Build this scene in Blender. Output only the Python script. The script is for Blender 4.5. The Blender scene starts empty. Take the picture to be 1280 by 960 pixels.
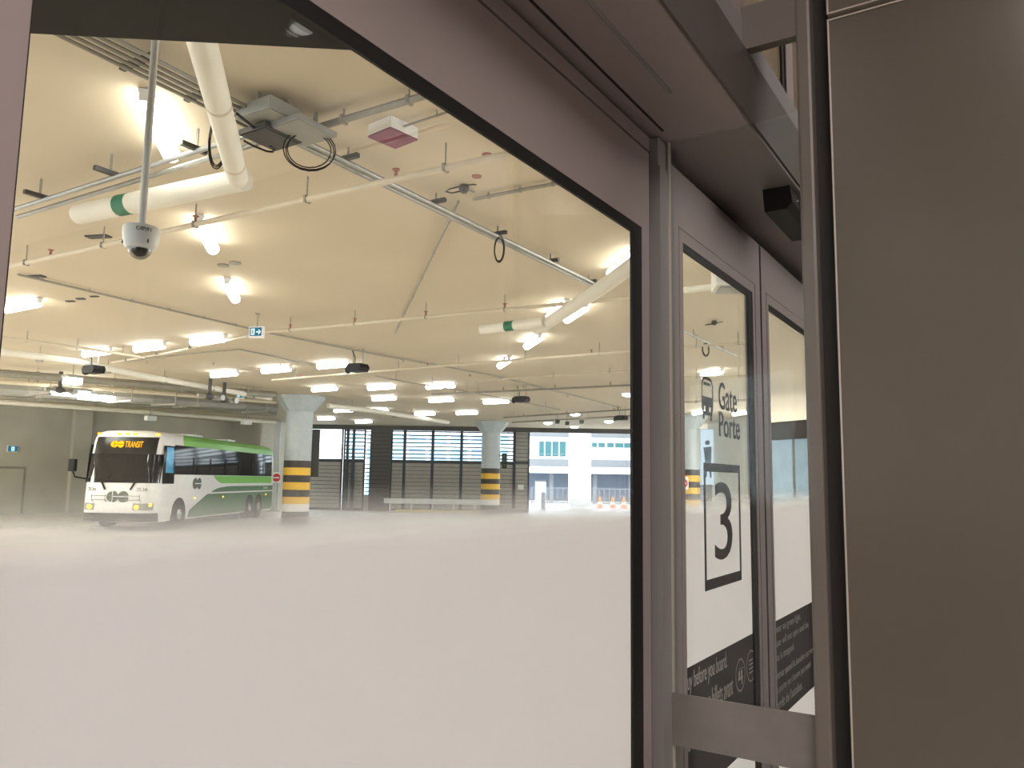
import bpy, bmesh, math, random
from mathutils import Vector, Matrix
random.seed(7)
S = bpy.context.scene
COL = S.collection
PI = math.pi

# ------------------------------------------------------------------ camera
FOC, PITCH, ROLL, EYE = 1000.0, math.radians(6.9), math.radians(0.9), 1.95
Fw = Vector((0, math.cos(PITCH), math.sin(PITCH)))
_U0 = Vector((0, -math.sin(PITCH), math.cos(PITCH)))
Rt = Vector((1, 0, 0)) * math.cos(ROLL) + _U0 * math.sin(ROLL)
Up = Vector((1, 0, 0)) * -math.sin(ROLL) + _U0 * math.cos(ROLL)
CAM = Vector((0, 0, EYE))
cam_data = bpy.data.cameras.new('camera')
cam_data.sensor_width = 36.0
cam_data.lens = FOC / 1280 * 36.0
cam_data.clip_start = 0.02
cam_data.clip_end = 500
cam = bpy.data.objects.new('camera', cam_data)
COL.objects.link(cam)
cam.matrix_world = Matrix(((Rt.x, Up.x, -Fw.x, 0), (Rt.y, Up.y, -Fw.y, 0), (Rt.z, Up.z, -Fw.z, EYE), (0, 0, 0, 1)))
S.camera = cam

# survey helpers: where a sight line of the photograph meets a real plane
def ray(x, y):
    return Fw + Rt * ((x - 640) / FOC) - Up * ((y - 480) / FOC)
def at_z(x, y, z):
    r = ray(x, y); s = (z - EYE) / r.z
    return Vector((r.x * s, r.y * s, z))
def at_y(x, y, Y):
    r = ray(x, y); s = Y / r.y
    return Vector((r.x * s, Y, EYE + r.z * s))
A = math.radians(32.55)                       # direction of the glazed front
UV = Vector((math.sin(A), math.cos(A), 0))
NV = Vector((-math.cos(A), math.sin(A), 0))
PHI = PI / 2 - A                              # local x = along the front, local y = outwards
def on_wall(x, y, n=.665):
    r = ray(x, y); s = n / r.dot(NV)
    return (r.dot(UV) * s, EYE + r.z * s)
def tn(t, n, z=0):
    return UV * t + NV * n + Vector((0, 0, z))

# ------------------------------------------------------------------ materials
def _new(name):
    m = bpy.data.materials.new(name); m.use_nodes = True
    nt = m.node_tree; nt.nodes.clear()
    return m, nt, nt.nodes.new('ShaderNodeOutputMaterial')
def mat(name, col, rough=.5, metal=0., var=.06, scale=6., bump=0., emit=None, spec=.5):
    m, nt, out = _new(name)
    p = nt.nodes.new('ShaderNodeBsdfPrincipled')
    p.inputs['Roughness'].default_value = rough
    p.inputs['Metallic'].default_value = metal
    p.inputs['Specular IOR Level'].default_value = spec
    tc = nt.nodes.new('ShaderNodeTexCoord')
    nz = nt.nodes.new('ShaderNodeTexNoise'); nz.inputs['Scale'].default_value = scale; nz.inputs['Detail'].default_value = 5
    nt.links.new(tc.outputs['Object'], nz.inputs['Vector'])
    rp = nt.nodes.new('ShaderNodeValToRGB')
    rp.color_ramp.elements[0].position = .3; rp.color_ramp.elements[1].position = .7
    rp.color_ramp.elements[0].color = tuple(max(0, c * (1 - var)) for c in col) + (1,)
    rp.color_ramp.elements[1].color = tuple(min(1, c * (1 + var)) for c in col) + (1,)
    nt.links.new(nz.outputs['Fac'], rp.inputs['Fac'])
    nt.links.new(rp.outputs['Color'], p.inputs['Base Color'])
    if bump:
        b = nt.nodes.new('ShaderNodeBump'); b.inputs['Strength'].default_value = bump; b.inputs['Distance'].default_value = .01
        nt.links.new(nz.outputs['Fac'], b.inputs['Height']); nt.links.new(b.outputs['Normal'], p.inputs['Normal'])
    if emit:
        p.inputs['Emission Color'].default_value = tuple(col) + (1,)
        p.inputs['Emission Strength'].default_value = emit
    nt.links.new(p.outputs[0], out.inputs[0])
    return m
def emat(name, col, strength):
    m, nt, out = _new(name)
    e = nt.nodes.new('ShaderNodeEmission')
    e.inputs[0].default_value = tuple(col) + (1,); e.inputs[1].default_value = strength
    nt.links.new(e.outputs[0], out.inputs[0])
    return m
def glass(name, tint=(.96, .97, .96), base=.035, rough=0.0):
    m, nt, out = _new(name)
    tr = nt.nodes.new('ShaderNodeBsdfTransparent'); tr.inputs[0].default_value = tuple(tint) + (1,)
    gl = nt.nodes.new('ShaderNodeBsdfGlossy'); gl.inputs['Roughness'].default_value = rough
    lw = nt.nodes.new('ShaderNodeLayerWeight'); lw.inputs[0].default_value = .5
    pw = nt.nodes.new('ShaderNodeMath'); pw.operation = 'POWER'; pw.inputs[1].default_value = 5
    mu = nt.nodes.new('ShaderNodeMath'); mu.operation = 'MULTIPLY_ADD'; mu.inputs[1].default_value = .9; mu.inputs[2].default_value = base
    nt.links.new(lw.outputs['Facing'], pw.inputs[0]); nt.links.new(pw.outputs[0], mu.inputs[0])
    mx = nt.nodes.new('ShaderNodeMixShader')
    nt.links.new(mu.outputs[0], mx.inputs[0]); nt.links.new(tr.outputs[0], mx.inputs[1]); nt.links.new(gl.outputs[0], mx.inputs[2])
    nt.links.new(mx.outputs[0], out.inputs[0])
    return m
def film(name):
    """Frosted privacy film whose printed dots thin out to nothing at its upper edge."""
    m, nt, out = _new(name)
    tc = nt.nodes.new('ShaderNodeTexCoord'); sp = nt.nodes.new('ShaderNodeSeparateXYZ')
    nt.links.new(tc.outputs['Object'], sp.inputs[0])
    mr = nt.nodes.new('ShaderNodeMapRange')
    mr.inputs['From Min'].default_value = 1.945; mr.inputs['From Max'].default_value = 1.855
    nt.links.new(sp.outputs['Z'], mr.inputs['Value'])
    rp = nt.nodes.new('ShaderNodeValToRGB'); cr = rp.color_ramp
    cr.elements[0].position = 0; cr.elements[0].color = (0, 0, 0, 1)
    cr.elements[1].position = 1; cr.elements[1].color = (.99, .99, .99, 1)
    for p, v in ((.167, .06), (.333, .18), (.5, .36), (.667, .64), (.82, .95)):
        e = cr.elements.new(p); e.color = (v, v, v, 1)
    nt.links.new(mr.outputs[0], rp.inputs[0])
    tr = nt.nodes.new('ShaderNodeBsdfTransparent')
    tl = nt.nodes.new('ShaderNodeBsdfTranslucent'); tl.inputs[0].default_value = FILM_T + (1,)
    df = nt.nodes.new('ShaderNodeBsdfDiffuse'); df.inputs[0].default_value = FILM_D + (1,)
    m1 = nt.nodes.new('ShaderNodeMixShader'); m1.inputs[0].default_value = .18
    nt.links.new(tl.outputs[0], m1.inputs[1]); nt.links.new(df.outputs[0], m1.inputs[2])
    m2 = nt.nodes.new('ShaderNodeMixShader')
    nt.links.new(rp.outputs[0], m2.inputs[0]); nt.links.new(tr.outputs[0], m2.inputs[1]); nt.links.new(m1.outputs[0], m2.inputs[2])
    nt.links.new(m2.outputs[0], out.inputs[0])
    return m
FILM_T = (.912, .896, .925); FILM_D = (.70, .70, .72)
LAMP = 17.0
M = dict(
    alu=mat('painted_aluminium', (.30, .255, .245), .42, 0, .05, 3),
    alu_warm=mat('warm_grey_aluminium', (.145, .128, .108), .4, 0, .05, 3),
    alu_light=mat('pale_aluminium', (.245, .235, .225), .38, .1, .05, 3),
    fascia=mat('bronze_fascia', (.085, .072, .063), .45),
    dark_cover=mat('dark_grey_cover', (.17, .145, .125), .45),
    brushed=mat('brushed_steel', (.215, .20, .185), .38, .3, .1, 12),
    gasket=mat('black_rubber', (.006, .006, .006), .6),
    panel=mat('back_painted_glass_panel', (.118, .104, .083), .16, 0, .03, 1.2),
    trim=mat('bright_panel_edge', (.55, .50, .44), .3, .3),
    shadow_gap=mat('dark_joint', (.03, .027, .024), .7),
    glass=glass('clear_glass', (.96, .97, .96), .024), screen_glass=glass('screen_glass', (.93, .95, .94), .02),
    smoked=glass('grey_transom_glass', (.55, .53, .50), .03),
    film=film('frosted_film'),
    decal=mat('dark_grey_vinyl', (.045, .038, .036), .55),
    decal_text=mat('pale_vinyl_lettering', (.42, .39, .36), .5),
    ceiling=mat('cream_painted_slab', (.60, .515, .392), .75, 0, .035, .6, .15),
    soffit=mat('dark_bronze_soffit', (.012, .0095, .007), .75),
    concrete=mat('grey_concrete', (.50, .475, .40), .8, 0, .12, .5, .2),
    concrete_dark=mat('shaded_concrete', (.38, .36, .30), .8, 0, .12, .5, .2),  # second concrete: shade on the wall return put into the colour
    floor=mat('pale_floor_concrete', (.70, .68, .66), .5, 0, .08, .35),
    terrazzo=mat('hall_floor_terrazzo', (.55, .50, .46), .3, 0, .15, 40),
    plaster=mat('hall_plaster', (.42, .39, .36), .8),
    galv=mat('galvanised_steel', (.34, .34, .325), .4, .6, .12, 9),
    galv_dull=mat('dull_grey_conduit', (.30, .28, .24), .5, .3, .1, 9),
    white=mat('white_enamel', (.82, .81, .78), .4),
    lagging=mat('white_pipe_lagging', (.78, .735, .64), .6, 0, .04, 4, .1),
    cream=mat('cream_painted_pipe', (.62, .54, .42), .6),
    black=mat('black_plastic', (.010, .010, .010), .5, spec=.25),
    charcoal=mat('charcoal_metal', (.05, .047, .045), .5),
    boxgrey=mat('grey_enclosure', (.33, .32, .30), .5, .2),
    maroon=mat('maroon_plate', (.20, .045, .09), .5),
    reddisc=mat('dull_red_disc', (.32, .13, .10), .6),
    green=mat('green_pipe_label', (.015, .16, .085), .5),
    lens=emat('lamp_lens', (1, .95, .86), LAMP),
    lens_cool=emat('cool_lamp_lens', (.96, .98, 1), LAMP),
    flood=emat('flood_lens', (1, .97, .86), LAMP * 1.6),
    pendant=emat('pendant_lens', (1, .98, .94), 12),
    col_paint=mat('blue_grey_paint', (.44, .48, .49), .45),
    yellow=mat('yellow_band_paint', (.80, .47, .04), .5), blackband=mat('black_band_paint', (.05, .042, .035), .55),
    whiteband=mat('white_band_paint', (.75, .72, .68), .5),
    bus_white=mat('white_coach_paint', (.80, .78, .78), .3), bus_light=mat('light_green_paint', (.22, .56, .10), .35),
    bus_dark=mat('dark_green_paint', (.06, .17, .065), .35), bus_glass=mat('dark_coach_glass', (.016, .016, .018), .06, 0, .2, 1.5),
    cab_glass=mat('sky_tinted_cab_glass', (.10, .42, .75), .1, 0, .35, 3), tyre=mat('tyre_rubber', (.02, .02, .02), .8), chrome=mat('chrome', (.75, .75, .75), .15, .9),  # cab glass: blue daylight seen in the window is put into its colour
    amber=emat('amber_lamp', (1, .48, .03), 3.2), headlight=emat('head_lamp', (1, .58, .08), 2.2), led=emat('amber_led', (1, .42, .005), 2.2),
    display=mat('black_display', (.012, .011, .011), .3), bus_text=mat('grey_green_lettering', (.11, .13, .10), .5),
    exit_face=emat('exit_sign_face', (.02, .17, .28), 1.0), exit_white=emat('exit_sign_symbol', (.75, .95, 1), 1.3),
    red=mat('signal_red', (.62, .03, .04), .5), orange=mat('traffic_orange', (.85, .18, .03), .6),
    louvre=mat('navy_louvre_blade', (.035, .04, .055), .5), infill=mat('grey_louvre_blade', (.36, .34, .31), .6), pier=mat('dark_pier', (.07, .065, .06), .6),
    facade=mat('white_facade', (.85, .86, .87), .7), teal=mat('teal_window_glass', (.03, .14, .16), .1), bluewin=mat('blue_curtain_wall', (.34, .58, .78), .15, 0, .3, .4),
    parapet=mat('grey_parapet', (.20, .205, .22), .7), recess=mat('shaded_shopfront', (.10, .12, .16), .4), road=mat('asphalt', (.42, .42, .43), .8),
    wood=mat('blond_bench_wood', (.55, .36, .18), .5), paper=mat('paper', (.85, .82, .75), .7), offwhite=mat('off_white_wall_paint', (.70, .67, .58), .7),
    sign_blue=emat('backlit_poster', (.72, .86, 1), 1.15), poster_dark=mat('poster_figure', (.14, .20, .30), .5),
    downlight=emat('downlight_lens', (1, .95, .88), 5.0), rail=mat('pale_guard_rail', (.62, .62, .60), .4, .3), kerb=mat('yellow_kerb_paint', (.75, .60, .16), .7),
    sensor_lens=mat('sensor_window', (.10, .10, .10), .15),
)

# ------------------------------------------------------------------ mesh helpers
class MB:
    def __init__(s): s.bm = bmesh.new()
    def box(s, x0, x1, y0, y1, z0, z1, bev=0.):
        r = bmesh.ops.create_cube(s.bm, size=1)
        for v in r['verts']:
            v.co = Vector(((x0 + x1) / 2 + v.co.x * (x1 - x0), (y0 + y1) / 2 + v.co.y * (y1 - y0), (z0 + z1) / 2 + v.co.z * (z1 - z0)))
        if bev:
            bmesh.ops.bevel(s.bm, geom=list({e for v in r['verts'] for e in v.link_edges}), offset=bev, segments=2, profile=.6, affect='EDGES')
        return s
    def prism(s, pts, axis, a, b):
        """polygon pts (2-D) extruded along axis from a to b; the two others are the remaining axes in order."""
        def P(p, d):
            return Vector((d, p[0], p[1])) if axis == 0 else Vector((p[0], d, p[1])) if axis == 1 else Vector((p[0], p[1], d))
        va = [s.bm.verts.new(P(p, a)) for p in pts]; vb = [s.bm.verts.new(P(p, b)) for p in pts]
        n = len(pts)
        s.bm.faces.new(va); s.bm.faces.new(vb[::-1])
        for i in range(n): s.bm.faces.new((va[i], va[(i + 1) % n], vb[(i + 1) % n], vb[i]))
        return s
    def tube(s, pts, r, seg=8, cap=True):
        pts = [Vector(p) for p in pts]; rings = []
        rr = r if isinstance(r, (list, tuple)) else [r] * len(pts)
        up = None
        for i, p in enumerate(pts):
            d = (pts[min(i + 1, len(pts) - 1)] - pts[max(i - 1, 0)]).normalized()
            if up is None:
                up = d.cross(Vector((0, 0, 1)));
                if up.length < .05: up = d.cross(Vector((1, 0, 0)))
            up = (up - d * up.dot(d)).normalized(); w = d.cross(up)
            rings.append([s.bm.verts.new(p + (up * math.cos(2 * PI * k / seg) + w * math.sin(2 * PI * k / seg)) * rr[i]) for k in range(seg)])
        for a, b in zip(rings, rings[1:]):
            for k in range(seg): s.bm.faces.new((a[k], a[(k + 1) % seg], b[(k + 1) % seg], b[k]))
        if cap: s.bm.faces.new(rings[0][::-1]); s.bm.faces.new(rings[-1])
        return s
    def lathe(s, prof, seg=32, c=(0, 0, 0)):
        rings = [[s.bm.verts.new((c[0] + r * math.cos(2 * PI * k / seg), c[1] + r * math.sin(2 * PI * k / seg), c[2] + z)) for k in range(seg)] for r, z in prof]
        for a, b in zip(rings, rings[1:]):
            for k in range(seg): s.bm.faces.new((a[k], a[(k + 1) % seg], b[(k + 1) % seg], b[k]))
        s.bm.faces.new(rings[0][::-1]); s.bm.faces.new(rings[-1])
        return s
    def beam(s, a, b, w, h):
        """rectangular bar from a to b, width w (horizontal), height h."""
        a, b = Vector(a), Vector(b); d = (b - a).normalized()
        sd = d.cross(Vector((0, 0, 1)))
        sd = Vector((1, 0, 0)) if sd.length < .05 else sd.normalized()
        u = sd.cross(d)
        va = [s.bm.verts.new(a + sd * i * w / 2 + u * j * h / 2) for i, j in ((-1, -1), (1, -1), (1, 1), (-1, 1))]
        vb = [s.bm.verts.new(b + sd * i * w / 2 + u * j * h / 2) for i, j in ((-1, -1), (1, -1), (1, 1), (-1, 1))]
        s.bm.faces.new(va); s.bm.faces.new(vb[::-1])
        for i in range(4): s.bm.faces.new((va[i], va[(i + 1) % 4], vb[(i + 1) % 4], vb[i]))
        return s
    def build(s, name, m, parent=None, smooth=False):
        bmesh.ops.recalc_face_normals(s.bm, faces=s.bm.faces)
        me = bpy.data.meshes.new(name); s.bm.to_mesh(me); s.bm.free()
        me.materials.append(M[m] if isinstance(m, str) else m)
        if smooth:
            for p in me.polygons: p.use_smooth = True
            try: me.set_sharp_from_angle(angle=math.radians(38))
            except Exception: pass
        o = bpy.data.objects.new(name, me); COL.objects.link(o)
        if parent: o.parent = parent
        return o
def tag(o, label, cat, group=None, kind=None):
    o['label'] = label; o['category'] = cat
    if group: o['group'] = group
    if kind: o['kind'] = kind
    return o
def thing(name, label, cat, loc=(0, 0, 0), rz=0., group=None, kind=None):
    o = bpy.data.objects.new(name, None); COL.objects.link(o)
    o.location = loc; o.rotation_euler = (0, 0, rz); o.empty_display_size = .1
    return tag(o, label, cat, group, kind)
def struct(o, rot=False, label=None, cat=None):
    o['kind'] = 'structure'
    if label: o['label'] = label; o['category'] = cat
    if rot: o.rotation_euler = (0, 0, PHI)
    return o
def copy_thing(root, loc, rz, label, group=None):
    c = root.copy(); COL.objects.link(c); c.location = loc; c.rotation_euler = (0, 0, rz); c['label'] = label
    if group: c['group'] = group
    for ch in list(root.children):
        d = ch.copy(); COL.objects.link(d); d.parent = c
        for g in list(ch.children):
            e = g.copy(); COL.objects.link(e); e.parent = d
    return c
def text_fit(name, body, box, plane, depth, m, parent, thick=.0012, ratio=True, bold=0.):
    """lettering as solid letters: box = (a0, a1, z0, z1) on the plane 'tn' (x along, z up, facing -y)."""
    cu = bpy.data.curves.new('t', 'FONT'); cu.body = body; cu.size = 1; cu.resolution_u = 4; cu.offset = bold
    ob = bpy.data.objects.new('t', cu); COL.objects.link(ob)
    dg = bpy.context.evaluated_depsgraph_get(); dg.update()
    me = bpy.data.meshes.new_from_object(ob.evaluated_get(dg))
    bpy.data.objects.remove(ob); bpy.data.curves.remove(cu)
    xs = [v.co.x for v in me.vertices]; ys = [v.co.y for v in me.vertices]
    x0, x1, y0, y1 = min(xs), max(xs), min(ys), max(ys)
    a0, a1, z0, z1 = box
    bm = bmesh.new(); bm.from_mesh(me); bpy.data.meshes.remove(me)
    r = bmesh.ops.extrude_face_region(bm, geom=list(bm.faces))
    ext = {g for g in r['geom'] if isinstance(g, bmesh.types.BMVert)}
    for v in bm.verts:
        a = a0 + (v.co.x - x0) / (x1 - x0) * (a1 - a0); z = z0 + (v.co.y - y0) / (y1 - y0) * (z1 - z0)
        d = depth - (thick if v in ext else 0)
        v.co = plane(a, d, z)
    mb = MB(); mb.bm.free(); mb.bm = bm
    return mb.build(name, m, parent)
PL_Y = lambda a, d, z: Vector((a, d, z))                      # faces -y

# ------------------------------------------------------------------ the hall on the camera's side (structure)
def wbox(name, m, *b, **k):
    return struct(MB().box(*b, **k).build(name, m), True)
wbox('floor_hall', 'terrazzo', -5, 5, -4, .95, .05, .25)
wbox('ceiling_hall', 'plaster', -5, 5, -4, .475, 4.2, 4.4)
wbox('wall_rear', 'plaster', -5, 5, -4.2, -4, .25, 4.4)
wbox('wall_left_hall', 'plaster', -5.2, -5, -4.2, .9, .25, 4.4)
wbox('wall_right_hall', 'plaster', 5, 5.2, -4.2, .9, .25, 4.4)
wbox('wall_front_upper', 'alu_warm', -5, 1.60, .72, .90, 2.90, 5.25)
wbox('wall_front_end', 'alu_warm', 3.30, 5, .665, .70, .25, 2.90)
wbox('wall_front_start', 'alu', -5, -.55, .665, .90, .25, 2.90)

# fixed glazed front: window_1
w1 = MB(); w1.box(-.55, .303, .665, .690, .25, 2.675)
w1.box(.303, 1.59, .665, .690, 2.495, 2.675, 0)
w1.box(1.551, 1.59, .665, .690, .25, 2.495)
w1.box(.303, 1.551, .665, .690, .25, .40)
w1 = struct(w1.build('window_1', 'alu'), True, 'large fixed glazed panel in grey frame with frosted lower half', 'window')
g = MB(); g.box(.303, 1.551, .666, .672, 2.473, 2.495).box(1.503, 1.551, .666, .672, .40, 2.473).box(.303, .3045, .666, .672, .4, 2.473)
g.build('gasket', 'gasket', w1)
MB().box(.303, 1.551, .6745, .6785, .40, 2.495).build('inner_pane', 'glass', w1)
MB().box(.303, 1.551, .6855, .6895, .40, 2.495).build('outer_pane', 'glass', w1)
fm = MB().box(.303, 1.551, .6728, .6738, .40, 1.9449).build('frosted_film', 'film', w1); fm['label'] = 'frosted privacy film fading out at eye level'

# head trims, soffit box, mullion
wbox('trim_1', 'shadow_gap', -.55, 3.32, .690, .73, 2.675, 2.730)
wbox('trim_2', 'alu', -.55, 1.60, .668, .70, 2.684, 2.716)
wbox('trim_3', 'gasket', 1.59, 1.618, .676, .690, .25, 2.70)
mul = MB(); mul.box(1.618, 1.70, .655, .690, .25, 2.722).box(1.618, 1.70, .65, .655, .25, 2.655)
struct(mul.build('trim_4', 'alu_light'), True)
so = MB(); so.box(-5, 3.32, .465, .735, 2.730, 2.886, .004); so = struct(so.build('trim_5', 'alu'), True)
MB().box(-5, 3.32, .459, .466, 2.735, 2.884).build('fascia', 'fascia', so)
MB().tube([(-4, .560, 2.7305), (1.45, .560, 2.7305)], .0045, 10).build('highlight_bead', 'alu_light', so)  # pale strip stands in for a bright highlight along the underside
MB().tube([(-4, .640, 2.7305), (1.61, .640, 2.7305)], .003, 8).build('groove_seal', 'gasket', so)
sill = MB(); sill.box(-5, 3.32, .468, .53, 2.886, 2.957); struct(sill.build('trim_6', 'alu_light'), True)
# clerestory over the door head
w2 = MB(); w2.box(1.60, 1.665, .47, .486, 2.957, 4.2).box(2.045, 2.12, .47, .486, 2.957, 4.2); w2.box(3.2, 3.32, .47, .486, 2.957, 4.2); w2.box(-5, 1.60, .47, .486, 2.957, 4.2)
w2 = struct(w2.build('window_2', 'alu'), True, 'small clerestory light above the door head', 'window')
MB().box(1.665, 2.045, .4805, .4855, 2.957, 4.2).build('pane', 'smoked', w2)
MB().box(2.12, 3.2, .4805, .4855, 2.957, 4.2).build('pane', 'smoked', w2)
MB().box(2.02, 2.045, .475, .480, 2.957, 4.2).build('gasket', 'gasket', w2)
# cross beam and post carrying the glass screen
wbox('trim_7', 'alu_warm', 1.642, 1.668, .345, .469, 2.886, 2.985)
po = MB(); po.box(1.640, 1.69, .327, .3575, .25, 4.2, .006)
struct(po.build('trim_8', 'alu_warm'), True)
wbox('trim_9', 'shadow_gap', 1.675, 1.70, .285, .327, .25, 4.2)
# cladding panel wall on the right
wr = MB(); wr.box(1.66, 1.86, -4, .300, .25, 4.2); wr = struct(wr.build('wall_right', 'shadow_gap'), True)
def clad(z0, z1, n0, n1):
    p = MB().box(1.641, 1.662, n1, n0, z0, z1).build('cladding_panel', 'panel', wr)
    e = .0032
    q = MB(); q.box(1.6385, 1.662, n0, n0 + e, z0 - e, z1 + e).box(1.6385, 1.662, n1, n0, z1, z1 + e).box(1.6385, 1.662, n1, n0, z0 - e, z0)
    q.build('panel_edge', 'trim', p)
clad(.27, 2.896, .290, -1.25); clad(2.914, 4.19, .290, -1.25)
clad(.27, 2.896, -1.27, -3.9); clad(2.914, 4.19, -1.27, -3.9)

# ------------------------------------------------------------------ glazed doors
def leaf(name, t0, t1, g0, g1, label):
    zt, zb = 2.698, .27; gz0, gz1 = .45, 2.527
    d = MB(); d.box(t0, g0, .665, .690, zb, zt).box(g1, t1, .665, .690, zb, zt).box(g0, g1, .665, .690, gz1, zt).box(g0, g1, .665, .690, zb, gz0)
    for a, b in ((g0 - .028, g0 - .025), (g1 + .025, g1 + .028)): d.box(a, b, .6635, .666, gz0, gz1 + .03)
    d.box(g0 - .028, g1 + .028, .6635, .666, gz1 + .03, gz1 + .033)
    d = struct(d.build(name, 'alu'), True, label, 'door')
    q = MB(); q.box(g0, g1, .667, .6735, gz1 - .018, gz1).box(g1 - .040, g1, .667, .6735, gz0, gz1 - .018).box(g0, g0 + .002, .667, .6735, gz0, gz1)
    q.build('gasket', 'gasket', d)
    MB().box(g0, g1, .6762, .6822, gz0, gz1).build('pane', 'glass', d)
    MB().box(g0, g1, .6748, .6758, gz0, 1.9449).build('frosted_film', 'film', d)
    return d
d1 = leaf('door_1', 1.712, 2.468, 1.797, 2.385, 'near glazed door leaf marked Gate Porte 3')
d2 = leaf('door_2', 2.486, 3.30, 2.566, 3.20, 'far glazed door leaf mostly hidden behind the post')
wbox('trim_10', 'gasket', 2.468, 2.486, .676, .690, .25, 2.70)
ND = .6744
def wtext(name, body, pxbox, par, m='decal', bold=0.):
    (xa, ya), (xb, yb) = pxbox
    t0, z1 = on_wall(xa, ya, ND); t1, z0 = on_wall(xb, yb, ND)
    return text_fit(name, body, (t0, t1, z0, z1), PL_Y, ND, m, par, bold=bold)
text_fit('gate_lettering', 'Gate', (2.077, 2.235, 2.148, 2.222), PL_Y, ND, 'decal', d1, bold=.006)
text_fit('porte_lettering', 'Porte', (2.077, 2.260, 2.075, 2.142), PL_Y, ND, 'decal', d1, bold=.006)
text_fit('number_lettering', '3', (2.030, 2.175, 1.755, 1.955), PL_Y, ND, 'decal', d1, bold=.0)
nb = MB(); a0, a1, b0, b1 = 1.951, 2.252, 1.688, 2.003
nb.box(a0, a0 + .012, ND - .001, ND, b0, b1, ).box(a1 - .012, a1, ND - .001, ND, b0, b1).box(a0 + .012, a1 - .012, ND - .001, ND, b1 - .022, b1).box(a0 + .012, a1 - .012, ND - .001, ND, b0, b0 + .026)
nb.build('number_frame', 'decal', d1)
# coach pictogram beside the lettering
a0, a1, b0, b1 = 1.940, 2.030, 2.112, 2.222
def rr(x0, x1, z0, z1, r, k=5):
    pts = []
    for cx, cz, s in ((x1 - r, z1 - r, 0), (x0 + r, z1 - r, 90), (x0 + r, z0 + r, 180), (x1 - r, z0 + r, 270)):
        for i in range(k + 1):
            an = math.radians(s + 90 * i / k); pts.append((cx + r * math.cos(an), cz + r * math.sin(an)))
    return pts
ic = MB(); yy = (ND - .001, ND)
out_, in_ = rr(a0, a1, b0 + .012, b1, .026), rr(a0 + .008, a1 - .008, b0 + .02, b1 - .008, .019)
n_ = len(out_); pin = lambda p, q, y: (Vector((p[0], y, p[1])), Vector((q[0], y, q[1])))
for i in range(n_):
    j = (i + 1) % n_
    f_ = [ic.bm.verts.new(Vector((p[0], yy[0], p[1]))) for p in (out_[i], out_[j], in_[j], in_[i])]
    ic.bm.faces.new(f_)
hz = (b0 + b1) / 2 + .004
ic.box(a0 + .007, a1 - .007, *yy, b0 + .034, hz).box(a0 + .007, a0 + .018, *yy, b0 + .02, b0 + .034).box(a1 - .018, a1 - .007, *yy, b0 + .02, b0 + .034)
ic.box(a0 + .032, a1 - .032, *yy, b0 + .02, b0 + .034).box(a0 + .007, a1 - .007, *yy, b0 + .013, b0 + .021)
ic.box(a0 + .02, a1 - .02, *yy, b1 - .022, b1 - .014).box(a0 + .012, a0 + .022, *yy, b0, b0 + .014).box(a1 - .022, a1 - .012, *yy, b0, b0 + .014)
ic.build('coach_pictogram', 'decal', d1)
# dark notice bands with pale lettering
def band(par, t0, t1):
    return MB().box(t0, t1, .6734, .6744, 1.236, 1.530).build('notice_band', 'decal', par)
bd = band(d1, 1.799, 2.373)
def btext(par, body, t0, t1, z0, z1): text_fit('notice_lettering', body, (t0, t1, z0, z1), PL_Y, .6733, 'decal_text', par, .0006)
btext(bd, 'Buy before you board.', 1.801, 2.110, 1.468, 1.520)
btext(bd, 'Achetez vos billets avant', 1.801, 2.155, 1.404, 1.454)
btext(bd, "de monter à bord.", 1.801, 2.06, 1.345, 1.391)
def ring(mb, c, z, r0, r1, y, k=28):
    for i in range(k):
        p = [(c + r * math.cos(2 * PI * q / k), z + r * math.sin(2 * PI * q / k)) for q, r in ((i, r1), (i + 1, r1), (i + 1, r0), (i, r0))]
        mb.bm.faces.new([mb.bm.verts.new(Vector((a, y, b))) for a, b in p])
for c_, z_ in ((2.222, 1.440), (2.322, 1.446)):
    q = MB(); ring(q, c_, z_, .039, .043, .6727)
    if c_ < 2.3:
        for dx in (-.012, .010): q.lathe([(.001, -.0002), (.006, 0), (.001, .0002)], 10, (c_ + dx, .6724, z_ + .018)); q.box(c_ + dx - .006, c_ + dx + .006, .6722, .6732, z_ - .006, z_ + .012)
        q.box(c_ - .022, c_ + .02, .6722, .6732, z_ - .012, z_ - .006).box(c_ + .010, c_ + .016, .6722, .6732, z_ - .026, z_ - .012)
    else:
        for i in range(4): q.box(c_ - .018, c_ + .018, .6722, .6732, z_ + .014 - i * .011, z_ + .018 - i * .011)
    q.build('notice_roundel', 'decal_text', bd)
bd2 = band(d2, 2.568, 3.188)
for i, s_ in enumerate(('Enter on green light.', 'Gate will not open until the', 'bus is stopped.', 'Entrez quand la lumière est verte.', 'La porte ne s’ouvre pas avant', 'l’arrêt de l’autobus.')):
    z_ = 1.486 - i * .042 - (.012 if i > 2 else 0); btext(bd2, s_, 2.575, 2.575 + len(s_) * .0165, z_, z_ + .03)

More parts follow.
